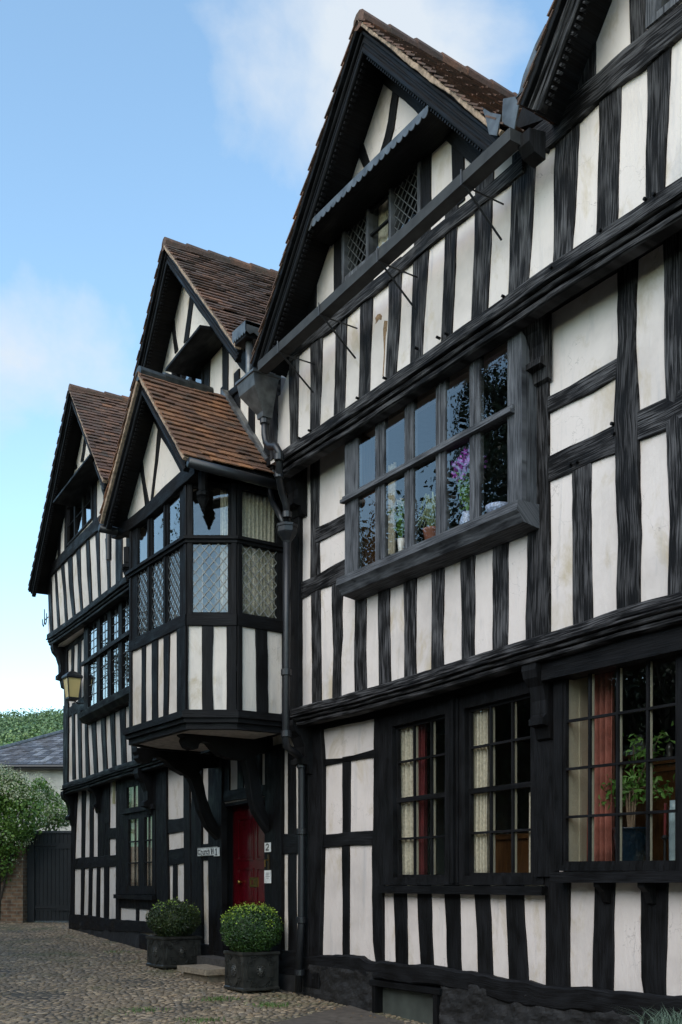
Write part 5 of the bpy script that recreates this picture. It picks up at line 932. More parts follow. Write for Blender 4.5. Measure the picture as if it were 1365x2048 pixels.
# doorstep
x0, y0, z0 = ground_hit(412, 1968); zt_ = z0 + .17
mb = MB(); n = 14; P = [(x0-.82, y0), (x0, y0), (x0+.02, y0+.75), (x0-.80, y0+.75)]
t = empty('doorstep', (x0-.4, y0+.4, z0), 'worn sandstone slab step between the two planters', 'step')
mb = MB(); mb.add([(p[0]+random.uniform(-.01, .01), p[1], z0+.10) for p in P] + [(p[0], p[1], zt_) for p in P], [(3, 2, 1, 0), (4, 5, 6, 7)] + [(i, (i+1) % 4, (i+1) % 4+4, i+4) for i in range(4)]); mb.build('step_slab', STONE, t)
mb = MB(); mb.add([(p[0] + (.06 if p[0] < x0-.4 else -.06), p[1]+.06, z0-.1) for p in P] + [(p[0] + (.06 if p[0] < x0-.4 else -.06), p[1]+.06, z0+.099) for p in P], [(3, 2, 1, 0), (4, 5, 6, 7)] + [(i, (i+1) % 4, (i+1) % 4+4, i+4) for i in range(4)]); mb.build('step_base', STONE, t)
mb = MB(); box(mb, FL, ds0-.05, ds1+.05, -.2, .30, .056, .32); single(mb, 'upper_step', simple('dark_stone', (.05, .045, .04), .9, bsc=20, var=.5), FL.W((ds0+ds1)/2, .2, -.05), 'dark stone step directly under the red door', 'step')
# ---- signs
def strokes(mb, fr, x0, z0, hgt, segs, off, w=.010):
    for (a, b, c, d) in segs: bar(mb, fr, (x0+a*hgt, z0+b*hgt), (x0+c*hgt, z0+d*hgt), w, off, off+.003, ext=w*.3)
GL = {'C': (.62, [(.5, .86, .22, 1), (.22, 1, .05, .75), (.05, .75, .05, .25), (.05, .25, .25, 0), (.25, 0, .52, .16), (.30, .92, .30, .1)]),
      'h': (.5, [(.1, 1.1, .1, .05), (.1, .05, .02, .0), (.1, .6, .28, .72), (.28, .72, .38, .55), (.38, .55, .38, .1), (.38, .1, .28, -.12)]),
      'u': (.5, [(.1, .7, .1, .12), (.1, .12, .22, 0), (.22, 0, .36, .12), (.36, .7, .36, .0), (.36, .0, .44, .08)]),
      'r': (.38, [(.1, .7, .1, 0), (.02, .62, .1, .7), (.1, .58, .26, .72), (.26, .72, .32, .6)]),
      'c': (.38, [(.32, .58, .18, .7), (.18, .7, .06, .5), (.06, .5, .06, .2), (.06, .2, .18, 0), (.18, 0, .34, .12)]),
      'H': (.8, [(.05, 1, .30, .9), (.12, .95, .12, .05), (.12, .05, .28, .0), (.26, .92, .26, .1), (.12, .5, .58, .6), (.55, .98, .55, .1), (.66, .9, .66, .0), (.66, .0, .78, .1), (.50, 1.0, .70, .92)])}
def sign(quadpx, fr, off, name, label, cat, text):
    q = [fr.h('C6', x, y, off) for x, y in quadpx]; s0, s1 = q[0][0], q[1][0]; z1 = (q[0][1]+q[1][1])/2; z0 = (q[2][1]+q[3][1])/2
    t = empty(name, fr.W((s0+s1)/2, off, z0), label, cat); m = MB(); prism(m, fr, [(s0, z0), (s1, z0), (s1, z1), (s0, z1)], off, off+.008); m.build('plate', WHITEP, t)
    m = MB(); text(m, s0, s1, z0, z1, off+.0085); m.build('lettering', INK, t); return t
def t_church(m, s0, s1, z0, z1, off):
    h = (z1-z0)*.60; x = s0 + .018; zb = z0 + (z1-z0)*.18; tot = sum(GL[c][0] for c in 'Church') + .25 + .8; k = (s1-s0-.03)/(tot*h)*.90
    for c in 'Church H':
        if c == ' ': x += .22*h*k; continue
        wd, sg = GL[c]; strokes(m, FL, x, zb, h, [(a*k, b, c_*k, d) for a, b, c_, d in sg], off, .011); x += wd*h*k
    bar(m, FL, (s0+.006, z0+.006), (s1-.006, z0+.006), .004, off, off+.002); bar(m, FL, (s0+.006, z1-.006), (s1-.006, z1-.006), .004, off, off+.002)
def t_1(m, s0, s1, z0, z1, off):
    c = (s0+s1)/2; h = (z1-z0)*.7; b = (z0+z1)/2 - h/2; bar(m, FL, (c, b), (c, b+h), .024, off, off+.003); bar(m, FL, (c-.035, b+h*.82), (c, b+h), .014, off, off+.0025); bar(m, FL, (c-.03, b), (c+.03, b), .012, off, off+.0025)
def t_2(m, s0, s1, z0, z1, off):
    c = (s0+s1)/2; h = (z1-z0)*.68; b = (z0+z1)/2 - h/2; r = (s1-s0)*.24; ry = h*.27
    pts = [(c + r*math.cos(a), b+h-ry + ry*math.sin(a)) for a in [math.pi*.92 - k*math.pi*1.12/8 for k in range(9)]] + [(c-r, b+.006)]
    for p, q in zip(pts, pts[1:]): bar(m, FL, p, q, .013, off, off+.003, ext=.003)
    bar(m, FL, (c-r-.004, b+.006), (c+r, b+.006), .014, off, off+.0025)
def t_note(m, s0, s1, z0, z1, off):
    for i, (a, b) in enumerate(((.25, .8), (.2, .72), (.2, .85), (.3, .7))): z = z1 - (z1-z0)*(.22+i*.13); bar(m, FL, (s0+(s1-s0)*a, z), (s0+(s1-s0)*b, z), .004, off, off+.001)
sign([(548, 795), (668, 785), (668, 838), (550, 846)], FL, .056, 'house_name_sign', 'long white sign lettered Church H in black gothic script', 'sign', t_church)
sign([(648, 792), (682, 790), (682, 843), (648, 846)], FL, .066, 'house_number_sign', 'white plate with black 1 overlapping the gothic lettered sign', 'sign', t_1)
sign([(964, 762), (1000, 760), (1000, 818), (966, 820)], FL, .056, 'house_number_sign', 'white plate with black 2 on the post right of the red door', 'sign', t_2)
sign([(962, 935), (1002, 930), (1002, 1010), (962, 1015)], FL, .056, 'notice_card', 'small white typed card pinned below the bell pull', 'notice', t_note)
p = FL.h('C6', 985, 885, .056); m = MB(); t = empty('bell_pull', FL.W(p[0], .056, p[1]-.1), 'aged brass bell pull on the post between number 2 and the card', 'bell pull')
prism(m, FL, [(p[0]-.02, p[1]-.10), (p[0]+.02, p[1]-.10), (p[0]+.028, p[1]), (p[0]+.02, p[1]+.10), (p[0]-.02, p[1]+.10), (p[0]-.028, p[1])], .055, .063); m.build('back_plate', simple('aged_brass', (.09, .06, .025), .5, .8), t); m = MB(); tube(m, [FL.W(p[0], .065, p[1]+.03), FL.W(p[0], .10, p[1]+.03), FL.W(p[0], .10, p[1]-.05)], .008, 8); m.build('handle', BRASS, t)
p = FL.h('C1', 917, 800, .06); m = MB(); box(m, FL, p[0]-.06, p[0]-.0, p[1]-.24, p[1]+.24, .035, .075); t = single(m, 'wall_box', simple('yellowed_plastic', (.42, .38, .22), .5), FL.W(p[0]-.03, .04, p[1]-.24), 'narrow cream box fixed high on the post left of the ground-floor window', 'box')  # plain cream box on the post
# ---- lantern on the far corner
p = FL.h('C2', 398, 1580, .42); c = Vector(FL.W(p[0], .42, p[1])); k = .0105*1.0; t = empty('wall_lantern', (c.x, c.y, c.z-.22), 'black framed square wall lantern with cream glass on the far corner post', 'lantern')
hw, hb, hh = .125, .09, .34; mb = MB(); lathe(mb, (c.x, c.y, c.z-hh/2), [(hb, 0), (hw, hh)], square=True); mb.build('lantern_glass', LAMPG, t)
mb = MB(); lathe(mb, (c.x, c.y, c.z+hh/2), [(hw*1.15, 0), (hw*1.2, .02), (hw*1.15, .05), (hw*.5, .12), (.02, .14), (.02, .17)], square=True); mb.build('lantern_cap', IRON, t); mb = MB(); lathe(mb, (c.x, c.y, c.z-hh/2-.06), [(hb*.6, 0), (hb*1.12, .03), (hb*1.12, .06)], square=True); mb.build('lantern_base', IRON, t)
mb = MB()
for sx_ in (-1, 1):
    for sy_ in (-1, 1): tube(mb, [(c.x+sx_*hb*1.01, c.y+sy_*hb*1.01, c.z-hh/2), (c.x+sx_*hw*1.01, c.y+sy_*hw*1.01, c.z+hh/2)], .011, 6)
mb.build('lantern_frame', IRON, t); mb = MB(); tube(mb, [(c.x, c.y, c.z-hh/2-.03), (c.x+.02, c.y+.1, c.z-hh/2-.1), FL.W(p[0]+.02, .2, p[1]-hh/2-.08)], .014, 6); mb.build('bracket_arm', IRON, t)
# ---- iron hook on the far gable corner
p = FL.h('C2', 215, 1040, .50); c = Vector(FL.W(p[0], .50, p[1])); e = -Vector((FL.e[0], FL.e[1], 0)); mb = MB(); tube(mb, [c, c+e*.30], .012, 6)
for q in (.12, .30): tube(mb, [c+e*q+Vector((0, 0, .22 if q > .2 else .1)), c+e*q, c+e*(q+.02)+Vector((0, 0, -.06)), c+e*(q+.08)+Vector((0, 0, -.10)), c+e*(q+.15)+Vector((0, 0, -.05)), c+e*(q+.17)+Vector((0, 0, .06))], .010, 6)
single(mb, 'iron_hook', IRON, c, 'black forked iron hook sticking out of the far upper corner', 'hook')
# ================================================================== INSIDE THE WINDOWS
def curtain(fr, off, s0, s1, z0, z1, n, mat, label, amp=.03, gather=0):
    m = MB(); N_ = max(24, n*8); R_ = 10; ph = random.random()*6; vs = []
    for j in range(R_+1):
        for i in range(N_+1):
            t = i/N_; zz = z0 + (z1-z0)*j/R_; a = amp*(1 + .3*noise.noise((t*5, j*.2, ph))); o = off + a*math.sin(2*math.pi*n*t + ph + .5*noise.noise((t*9, zz*.7, ph)))
            vs.append(fr.W(s0 + (s1-s0)*t + .01*noise.noise((t*3, zz, 2)), o, zz))
    fs = [(j*(N_+1)+i, j*(N_+1)+i+1, (j+1)*(N_+1)+i+1, (j+1)*(N_+1)+i) for j in range(R_) for i in range(N_)]
    o = m.add(vs, fs).build('curtain', mat, None, True, rec=False); b = fr.W((s0+s1)/2, off, z0); o.data.transform(__import__('mathutils').Matrix.Translation(-Vector(b))); o.location = b
    md = o.modifiers.new('thickness', 'SOLIDIFY'); md.thickness = .004; return tag(o, label, 'curtain', 'curtains behind the windows')
def cur(k, fr, off, xl, xr, ymid, yt, yb, n, mat, label, amp=.03):
    a = fr.h(k, xl, ymid, off); b = fr.h(k, xr, ymid, off); z1 = fr.h(k, xl, yt, off)[1]; z0 = fr.h(k, xl, yb, off)[1]; curtain(fr, off, a[0], b[0], z0, z1, n, mat, label, amp)
cur('D6', FR, -.10, 572, 662, 700, 120, 950, 4, CURT, 'cream curtain in the left sash of the near ground-floor pair')
cur('D6', FR, -.15, 672, 715, 700, 110, 950, 3, CURTR, 'red curtain beside the cream one in the left sash of the near pair')
cur('D6', FR, -.15, 918, 962, 700, 60, 950, 3, CURTR, 'narrow red curtain at the left of the right sash of the near pair')
cur('D6', FR, -.10, 956, 1022, 700, 60, 950, 4, CURT, 'cream curtain in the right sash of the near ground-floor pair')
cur('D6', FR, -.10, 1212, 1240, 700, 500, 950, 1, CURT, 'pale sliver of curtain at the right edge of the right sash', .01)
cur('D7', FR, -.16, 345, 492, 700, 180, 1240, 5, CURTP, 'terracotta curtain behind the sixteen-pane window', .035)
a = FR.h('D7', 221, 700, .11); mb = MB(); box(mb, FR, a[0]+.002, a[0]+.016, FR.h('D7', 221, 1222, .11)[1]-.01, 2.96, -.20, OB-.02); box(mb, FR, a[0]+.016, a[0]+.024, 1.0, 2.9, -.09, -.06); mb.build('shutter_reveal', JAMB, HR)
for xx in (549, 901): a = FR.h('D6', xx, 500, .03); box(MB(), FR, a[0]+.001, a[0]+.009, .92, 2.8, -.16, -.06).build('shutter_reveal', JAMB, HR)
cur('D4', FR, .05, 525, 566, 420, 180, 640, 3, WFC if 'WFC' in globals() else CURT, 'grey white curtain behind the white flowers in the oriel', .02)
cur('C5', F3, -.06, 862, 1090, 600, 130, 940, 9, CURT, 'cream pleated curtain in the side face of the porch bay', .024)
cur('C5', F2, -.06, 722, 770, 600, 130, 930, 3, CURT, 'cream curtain strip in the canted face of the porch bay', .012)
cur('D1', FR, .46, 545, 628, 1060, 940, 1190, 2, CURT, 'white curtain in the middle light of the big gable window', .01)
cur('D2', FR, .40, 1240, 1420, 100, -150, 200, 6, CURT, 'cream curtain in the topmost right attic window', .02)
curtain(FL, -.015, -6.24, -5.90, 1.2, 2.84, 3, CURT, 'cream curtain left of centre in the far ground-floor window', .007)
curtain(FL, -.015, -5.44, -5.14, 1.2, 2.82, 3, CURT, 'cream curtain right of centre in the far ground-floor window', .007)
def vase(name, c, prof, mat, label, cat, n=20): return single(lathe(MB(), c, prof, n), name, mat, c, label, cat, smooth=True)
def at(k, x, y, off, fr=FR): p = fr.h(k, x, y, off); return Vector(fr.W(p[0], off, p[1]))
zsill = zs + .035; OI = .30
def on(k, x, y, off, z): p = FR.h(k, x, y, off); return Vector(FR.W(p[0], off, z))
# white flowers
def bouquet(name, base, ht, spread, nst, nlf, lmat, fmat, label, cat, spike=False, fl=.02, droop=0, nfl=None):
    t = empty(name, base, label, cat); sm = MB(); lp, ln = [], []; fp = []
    for k in range(nst):
        a = 2.4*k; r = spread*math.sqrt((k+.5)/nst); tip = Vector(base) + Vector((r*math.cos(a), r*math.sin(a)*.55, ht*random.uniform(.78, 1.05) - droop*r)); mid = Vector(base)*.5 + tip*.5 + Vector((0, 0, ht*.12)); tube(sm, [base, mid, tip], [.004, .003, .002], 5, False)
        for _ in range(nlf):
            q = random.uniform(.15, .72 if spike else .98); p = Vector(base).lerp(mid, q*2) if q < .5 else mid.lerp(tip, q*2-1); lp.append(p + Vector([random.gauss(0, .02) for _ in range(3)])); ln.append([random.gauss(0, 1) for _ in range(3)])
        if nfl is None or k < nfl:
            if spike:
                for j in range(64): fp.append(tip + Vector((random.gauss(0, .017), random.gauss(0, .017), -.0026*j + .05)))
            else:
                for j in range(10): fp.append(tip + Vector([random.gauss(0, fl*.6) for _ in range(3)]))
    sm.build('stems', lmat, t); leaves(MB(), np.array([tuple(p) for p in lp]), np.array(ln), .024, .4).build('foliage', lmat, t, rec=False)
    if fp: leaves(MB(), np.array([tuple(p) for p in fp]), rng.normal(size=(len(fp), 3)), .017 if spike else fl*.8, .8).build('blossom', fmat, t, rec=False)
    return t
c = on('D4', 592, 560, OI, zsill); vase('vase', c, [(.05, 0), (.052, .01), (.03, .03), (.028, .10), (.038, .20), (.034, .20)], WHITECH, 'tall white vase in the oriel, second light from the left', 'vase')
bouquet('flower_bunch', c + Vector((0, 0, .19)), .34, .16, 12, 16, PLANTL, WFL, 'bunch of white roses with dark leaves in the white vase', 'flowers', fl=.028, nfl=4)
c = on('D4', 745, 500, OI, zsill); vase('plant_pot', c, [(.055, 0), (.06, .01), (.085, .14), (.09, .16), (.078, .16)], TERRA, 'round terracotta pot on the oriel sill, third light', 'pot')
t = empty('spider_plant', c + Vector((0, 0, .15)), 'arching grey green spider plant in the terracotta pot', 'plant'); mb = MB()
for k in range(70):
    a = random.random()*6.28; r = random.uniform(.06, .26); h_ = random.uniform(.1, .34); b = c + Vector((0, 0, .15)); m1 = b + Vector((r*.4*math.cos(a), r*.3*math.sin(a), h_)); e_ = b + Vector((r*math.cos(a), r*.6*math.sin(a), h_*.55-.05)); tube(mb, [b, m1, (m1+e_)/2+Vector((0, 0, .02)), e_], [.006, .006, .004, .001], 4, False)
mb.build('foliage', leafm('spider_leaf', [(0, (.10, .16, .06)), (1, (.40, .45, .28))]), t)
c = on('D4', 915, 425, OI, zsill); vase('vase', c, [(.05, 0), (.055, .02), (.07, .09), (.045, .15), (.05, .17), (.04, .17)], CERB, 'blue and white vase under the purple flowers', 'vase')
bouquet('flower_bunch', c + Vector((0, 0, .16)), .50, .20, 16, 22, PLANTL, PURP, 'purple stock flowers with long green leaves in the blue vase', 'flowers', True, nfl=11)
c = on('D4', 1068, 372, OI, zsill); vase('bowl', c, [(.05, 0), (.05, .012), (.10, .06), (.115, .105), (.108, .105), (.09, .06), (.04, .02)], CERB, 'small blue patterned china bowl at the right end of the oriel sill', 'bowl')
c = on('D4', 428, 655, OI, zsill); vase('dish', c, [(.04, 0), (.07, .02), (.075, .035), (.065, .03)], simple('cream_china', (.5, .42, .3), .3), 'little cream dish at the left end of the oriel sill', 'dish')
c = on('D4', 535, 600, OI, zsill); mb = MB(); box(mb, FR, c.x-.08, c.x+.08, zsill, zsill+.07, OI-.06, OI+.04); box(mb, FR, c.x-.085, c.x+.085, zsill+.071, zsill+.085, OI-.065, OI+.045); single(mb, 'white_box', WHITECH, c, 'low white box left of the white vase in the oriel', 'box')
mb = MB(); a = ORQ[0][0]+.055; box(mb, FR, a, a+.02, ORZ[0], ORZ[2], .06, OO-.003); mb.build('oriel_reveal_board', BROWNW, HR)
mb = MB(); box(mb, FR, a+.021, ORQ[1][0]-.06, zsill-.04, zsill-.003, -.1, OO-.01); mb.build('inner_sill', BROWNW, HR)
# sixteen-pane window: plant, cabinet, tagine
ZS = FR.h('D7', 400, 1222, 0)[1]; mb = MB(); box(mb, FR, FR.h('D7', 262, 1222, .06)[0], 5.6, ZS-.05, ZS-.005, -.45, .04); mb.build('inner_sill', CREAMP, HR)
c = on('D7', 580, 1210, -.22, ZS); vase('plant_pot', c, [(.10, 0), (.11, .01), (.135, .20), (.14, .22), (.135, .27), (.145, .275), (.145, .29), (.12, .29)], POTB, 'dark blue glazed pot with gold swirl behind the sixteen-pane window', 'pot')
t = empty('ficus_plant', c + Vector((0, 0, .28)), 'leafy green weeping fig in the dark blue pot', 'plant'); mb = MB(); b = c + Vector((0, 0, .27)); lp = []
for k in range(9):
    a_ = k*.7; m1 = b + Vector((.05*math.cos(a_), .03*math.sin(a_), .30)); e_ = b + Vector((random.uniform(-.34, .42), random.uniform(-.12, .10), random.uniform(.25, .78))); tube(mb, [b + Vector((.02*math.cos(a_), .02*math.sin(a_), 0)), m1, e_], [.010, .007, .002], 6)
    for j in range(42): q = random.uniform(.2, 1.1); p = m1.lerp(e_, q); lp.append(p + Vector((random.gauss(0, .045), random.gauss(0, .04), random.gauss(-.02, .05))))
mb.build('stem', simple('pale_bark', (.20, .14, .09), .9), t); leaves(MB(), np.array([tuple(p) for p in lp]), rng.normal(size=(len(lp), 3)) + np.array([.3, -.6, .5]), .034, .42).build('foliage', PLANTL, t, rec=False)
c = on('D7', 286, 1215, -.12, ZS); vase('brass_tube', c, [(.045, 0), (.047, .01), (.045, .02), (.045, .33), (.047, .335), (.047, .345), (.04, .345)], simple('tarnished_brass', (.16, .10, .04), .35, .9), 'upright brass cylinder at the left end of the sixteen-pane sill', 'vase')
c = on('D7', 755, 1210, -.2, ZS); m = MB(); t = empty('candlestick', c, 'dark candlestick with a tall red candle right of the blue pot', 'candlestick'); lathe(MB(), c, [(.05, 0), (.05, .01), (.012, .03), (.010, .18), (.03, .20), (.015, .22)], 12).build('holder', IRON, t); tube(MB(), [c + Vector((0, 0, .2)), c + Vector((.005, 0, .46))], .011, 8).build('candle', CURTR, t)
c = on('D7', 806, 1210, -.15, ZS); vase('bottle', c, [(.04, 0), (.042, .01), (.042, .38), (.036, .42), (.036, .47)], simple('pale_blue_glass', (.30, .40, .44), .2), 'tall pale blue bottle at the right end of the sixteen-pane sill', 'bottle')
zc_ = 1.95; ca = FR.h('D7', 520, 700, -.9); t = empty('cabinet', FR.W(ca[0]+.6, -1.1, .9), 'brown wooden cabinet deep inside behind the sixteen-pane window', 'cabinet'); zc_ = ca[1]
mb = MB(); box(mb, FR, ca[0], ca[0]+1.6, .3, zc_-.04, -1.4, -.9); mb.build('carcass', BROWNW, t); mb = MB(); box(mb, FR, ca[0]-.04, ca[0]+1.64, zc_-.038, zc_, -1.42, -.87); box(mb, FR, ca[0]-.02, ca[0]+1.62, zc_-.10, zc_-.07, -1.41, -.88); mb.build('cornice', BROWNW, t)
p = FR.h('D7', 625, 660, -1.1); c = Vector(FR.W(p[0], -1.1, zc_)); t = empty('tagine', c, 'white coned tagine on a terracotta dish on the cabinet', 'tagine'); lathe(MB(), c, [(.08, 0), (.17, .05), (.19, .075), (.17, .075)], 24).build('dish', TERRA, t, True); lathe(MB(), c, [(.14, .076), (.12, .10), (.05, .20), (.035, .24), (.045, .26), (.03, .27)], 24).build('lid', WHITECH, t, True)
for i, (xx, l_) in enumerate(((575, 'small silver shaker left of the tagine'), (712, 'silver shaker right of the tagine'), (800, 'brass topped shaker at the right end of the cabinet'))):
    p = FR.h('D7', xx, 640, -1.05); vase('shaker', Vector(FR.W(p[0], -1.0, zc_+.003)), [(.03, 0), (.025, .05), (.03, .09), (.035, .10), (.02, .14), (.005, .15)], simple('silver_%d' % i, (.45, .45, .43), .3, .7), l_, 'shaker', 12)
a = FR.h('D6', 1030, 800, -.7); b = FR.h('D6', 1215, 800, -.7); t = empty('wooden_chest', FR.W((a[0]+b[0])/2, -.8, .5), 'reddish brown chest seen low in the right sash of the near pair', 'chest'); zt2 = FR.h('D6', 1100, 730, -.7)[1]
mb = MB(); box(mb, FR, a[0], b[0]+.3, .3, zt2, -1.1, -.7); mb.build('carcass', BROWNW, t); mb = MB(); box(mb, FR, a[0]-.03, b[0]+.33, zt2+.002, zt2+.05, -1.12, -.67); mb.build('top_board', BROWNW, t)
c = on('D6', 690, 900, -.35, .95); bouquet('fern', c, .40, .25, 14, 14, PLANTL, None, 'dim green fern behind the left sash of the near pair', 'plant', nfl=0)
# ================================================================== BEYOND THE HOUSES
def camplane(depth, u=0):   # upright plane facing the camera at a distance
    return Fr((CAM[0] + FW[0]*depth, CAM[1] + FW[1]*depth), RT)
G1 = camplane(22.3); 
q = [G1.h('C1', x, y) for x, y in ((285, 1138), (570, 1140), (575, 1835), (285, 1838))]; s0, s1 = q[0][0], q[1][0]+.35; z1 = q[0][1]; z0 = q[3][1] - .07
t = empty('yard_gate', G1.W((s0+s1)/2, 0, z0), 'tall black boarded gate between the brick pier and the far house', 'gate')
mb = MB(); n = 13
for i in range(n):
    a = s0 + (s1-s0)*i/n; box(mb, G1, a+.003, a+(s1-s0)/n-.003, z0+.03, z1-.03, -.02, .0 + random.uniform(-.002, .002))
box(mb, G1, s0, s1, z0+.03, z1-.03, -.05, -.021); mb.build('board_panel', GATEM, t)
for zz in (z0+.30, z1-.30): box(MB(), G1, s0, s1, zz-.06, zz+.06, -.02, .022).build('ledge', GATEM, t)
box(MB(), G1, s0-.02, s1, z1-.029, z1+.02, -.06, .03).build('top_rail', simple('grey_capping', (.05, .055, .06), .5), t)
for zz in (z0+.30, z1-.30): tube(MB(), [G1.W(s0-.03, .03, zz), G1.W(s0+.45, .03, zz)], .014, 6).build('hinge', IRON, t)
p0 = G1.h('C1', 228, 1135); box(MB(), G1, p0[0], s0-.004, z0-.03, z1+.06, -.10, .06).build('gate_post', GATEM, t)
# brick garden wall running towards the camera's left
bm_, N_, L_, P_ = mat_new('old_brickwork'); tc_ = N_.new('ShaderNodeUVMap'); bk = nd(N_, 'ShaderNodeTexBrick', Scale=1.0); bk.inputs['Color1'].default_value = (.16, .085, .05, 1); bk.inputs['Color2'].default_value = (.25, .15, .085, 1); bk.inputs['Mortar'].default_value = (.22, .18, .13, 1); bk.inputs['Brick Width'].default_value = .22; bk.inputs['Row Height'].default_value = .075; bk.inputs['Mortar Size'].default_value = .012
L_.new(tc_.outputs[0], bk.inputs[0]); nn_ = nd(N_, 'ShaderNodeTexNoise', Scale=9, Detail=6); L_.new(tc_.outputs[0], nn_.inputs[0]); cc_ = mixc(N_, L_, 1, bk.outputs[0], ramp(N_, L_, nn_.outputs[0], [(.3, (.5,)*3), (.7, (1.25,)*3)]).outputs[0], 'MULTIPLY'); L_.new(cc_, P_.inputs['Base Color']); P_.inputs['Roughness'].default_value = .9; bump(N_, L_, P_, bk.outputs['Fac'], -.6, .01)
pe = p0[0] - .03; zw = z1 + .0
def uvbox(mb, fr, s0, s1, z0, z1, o0, o1):
    for (A, B, C_, D, u_) in (((s0, o1), (s1, o1), 0, 0, s1-s0), ((s1, o1), (s1, o0), 0, 0, o1-o0), ((s1, o0), (s0, o0), 0, 0, s1-s0), ((s0, o0), (s0, o1), 0, 0, o1-o0)):
        mb.add([fr.W(A[0], A[1], z0), fr.W(B[0], B[1], z0), fr.W(B[0], B[1], z1), fr.W(A[0], A[1], z1)], [(0, 1, 2, 3)], [(0, z0), (u_, z0), (u_, z1), (0, z1)])
    mb.add([fr.W(s0, o0, z1), fr.W(s1, o0, z1), fr.W(s1, o1, z1), fr.W(s0, o1, z1)], [(0, 1, 2, 3)], [(0, 0), (s1-s0, 0), (s1-s0, o1-o0), (0, o1-o0)])
t = empty('brick_wall', G1.W(pe-.3, 0, z0), 'old brown brick garden wall smothered in the flowering vine, left of the gate', 'wall')
mb = MB(); uvbox(mb, G1, pe-.45, pe, z0-.3, zw, -.2, .28); mb.build('end_pier', bm_, t); mb = MB(); uvbox(mb, G1, pe-6, pe-.455, z0-.3, zw-.25, -.15, .15); mb.build('wall_run', bm_, t)
# flowering vine
t = empty('flowering_vine', G1.W(pe-1.2, 0, z0), 'big green vine covered in creamy white blossom sprays above the brick wall', 'vine')
lp, ln, fp, fn = [], [], [], []; random.seed(3)
lob = []
for (x, y, r) in ((20, 740, 110), (-60, 760, 130), (20, 800, 150), (110, 860, 150), (210, 850, 130), (320, 830, 110), (400, 900, 110), (470, 980, 100), (520, 1050, 70), (60, 1000, 170), (200, 1010, 170), (340, 1020, 120), (30, 1180, 150), (110, 1220, 130), (20, 1380, 110), (60, 1480, 80), (130, 760, 80), (330, 760, 60), (180, 1130, 110), (440, 1080, 70), (-80, 900, 200), (-90, 1200, 200), (-200, 1000, 220)):
    off = random.uniform(.1, .6) if x < 215 else random.uniform(-1.1, -.6); p = G1.h('C1', x, y, off); lob.append((Vector(G1.W(p[0], off, p[1])), r/4.015*22/FPX, y))
for c, r, y in lob:
    for _ in range(int(4600*r*r)):
        d = Vector([random.gauss(0, 1) for _ in range(3)]).normalized(); q = c + d*r*random.uniform(.55, 1.08); lp.append(tuple(q)); ln.append(tuple(d + Vector([random.gauss(0, .6) for _ in range(3)])))
        if random.random() < .55 and d.z > -.25 and noise.noise(q*1.3) > -.16 + (y-780)*.0007:
            for j in range(5): fp.append(tuple(q + d*random.uniform(.02, .14) + Vector([random.gauss(0, .03) for _ in range(3)]))); fn.append(tuple(d + Vector([random.gauss(0, .6) for _ in range(3)])))
leaves(MB(), np.array(lp), np.array(ln), .034, .7).build('foliage', VINE, t, rec=False); leaves(MB(), np.array(fp), np.array(fn), .019, .6).build('blossom', FLW, t, rec=False)
mb = MB()
for c, r, y in lob: tube(mb, [Vector(G1.W(pe-.6, .2, z0)), (c + Vector(G1.W(pe-.6, .2, z0)))/2 + Vector((0, 0, .2)), c], [.03, .02, .008], 6)
mb.build('stem', BARK, t)
# slate-roofed house farther off
G2 = camplane(40); t = empty('slate_roofed_house', G2.W(-12, -3, .4), 'distant cream house with a hipped grey slate roof behind the vine', 'house')
ez = G2.h('C1', 250, 607)[1]; xL = G2.h('C1', -420, 600)[0]; xR = G2.h('C1', 900, 600)[0]; hx, hz = G2.h('C1', 520, 262)
wl = MB(); box(wl, G2, xL+.35, xR-.3, .2, ez-.02, -7.5, 0); wl.build('wall', simple('cream_render', (.50, .47, .40), .9, bsc=2), t)
e0 = .4; slp = (hz-ez)/(hx-xL); Dp = 3.9; sl_z = (hz-ez)*1.35
A = G2.W(xL, e0, ez); B = G2.W(xR, e0, ez); R1 = G2.W(hx+1.0, -Dp, ez+(hz-ez)*1.45); R2 = G2.W(xR-2, -Dp, ez+(hz-ez)*1.45); Cb = G2.W(xL, -2*Dp-e0, ez); Db = G2.W(xR, -2*Dp-e0, ez)
mb = MB(); Av, Bv, R1v, R2v = map(Vector, (A, B, R1, R2)); nr = 24
for i in range(nr):
    t0_, t1_ = i/nr, (i+1)/nr; l0, r0 = Av.lerp(R1v, t0_), Bv.lerp(R2v, t0_); l1, r1 = Av.lerp(R1v, t1_+.008), Bv.lerp(R2v, t1_+.008); wd = (r0-l0).length; nt_ = max(1, int(wd/.30)); nrm = (r0-l0).cross(l1-l0).normalized(); nrm = nrm if nrm.z > 0 else -nrm
    for j in range(nt_+1):
        a, b = max(0, (j-.5*(i % 2))/nt_), min(1, (j+1-.5*(i % 2))/nt_-.02/wd)
        if b-a < .002: continue
        lf = .02 + random.uniform(0, .012); P = [l0.lerp(r0, a)+nrm*lf, l0.lerp(r0, b)+nrm*lf, l1.lerp(r1, b)+nrm*.004, l1.lerp(r1, a)+nrm*.004]; P += [p - nrm*.012 for p in P]; mb.add(P, [(0, 1, 2, 3), (0, 4, 5, 1), (1, 5, 6, 2), (2, 6, 7, 3), (3, 7, 4, 0)])
RF_ = mb.build('roof', SLATE, t, rec=False)
mb = MB(); mb.add([Av - Vector((0, 0, .03)), Bv - Vector((0, 0, .03)), R2v - Vector((0, 0, .03)), R1v - Vector((0, 0, .03)), Cb, Db], [(0, 1, 2, 3), (0, 3, 4), (3, 2, 5, 4), (1, 5, 2), (0, 4, 5, 1)]); mb.build('roof_deck', simple('slate_deck', (.10, .11, .13), .8), RF_)
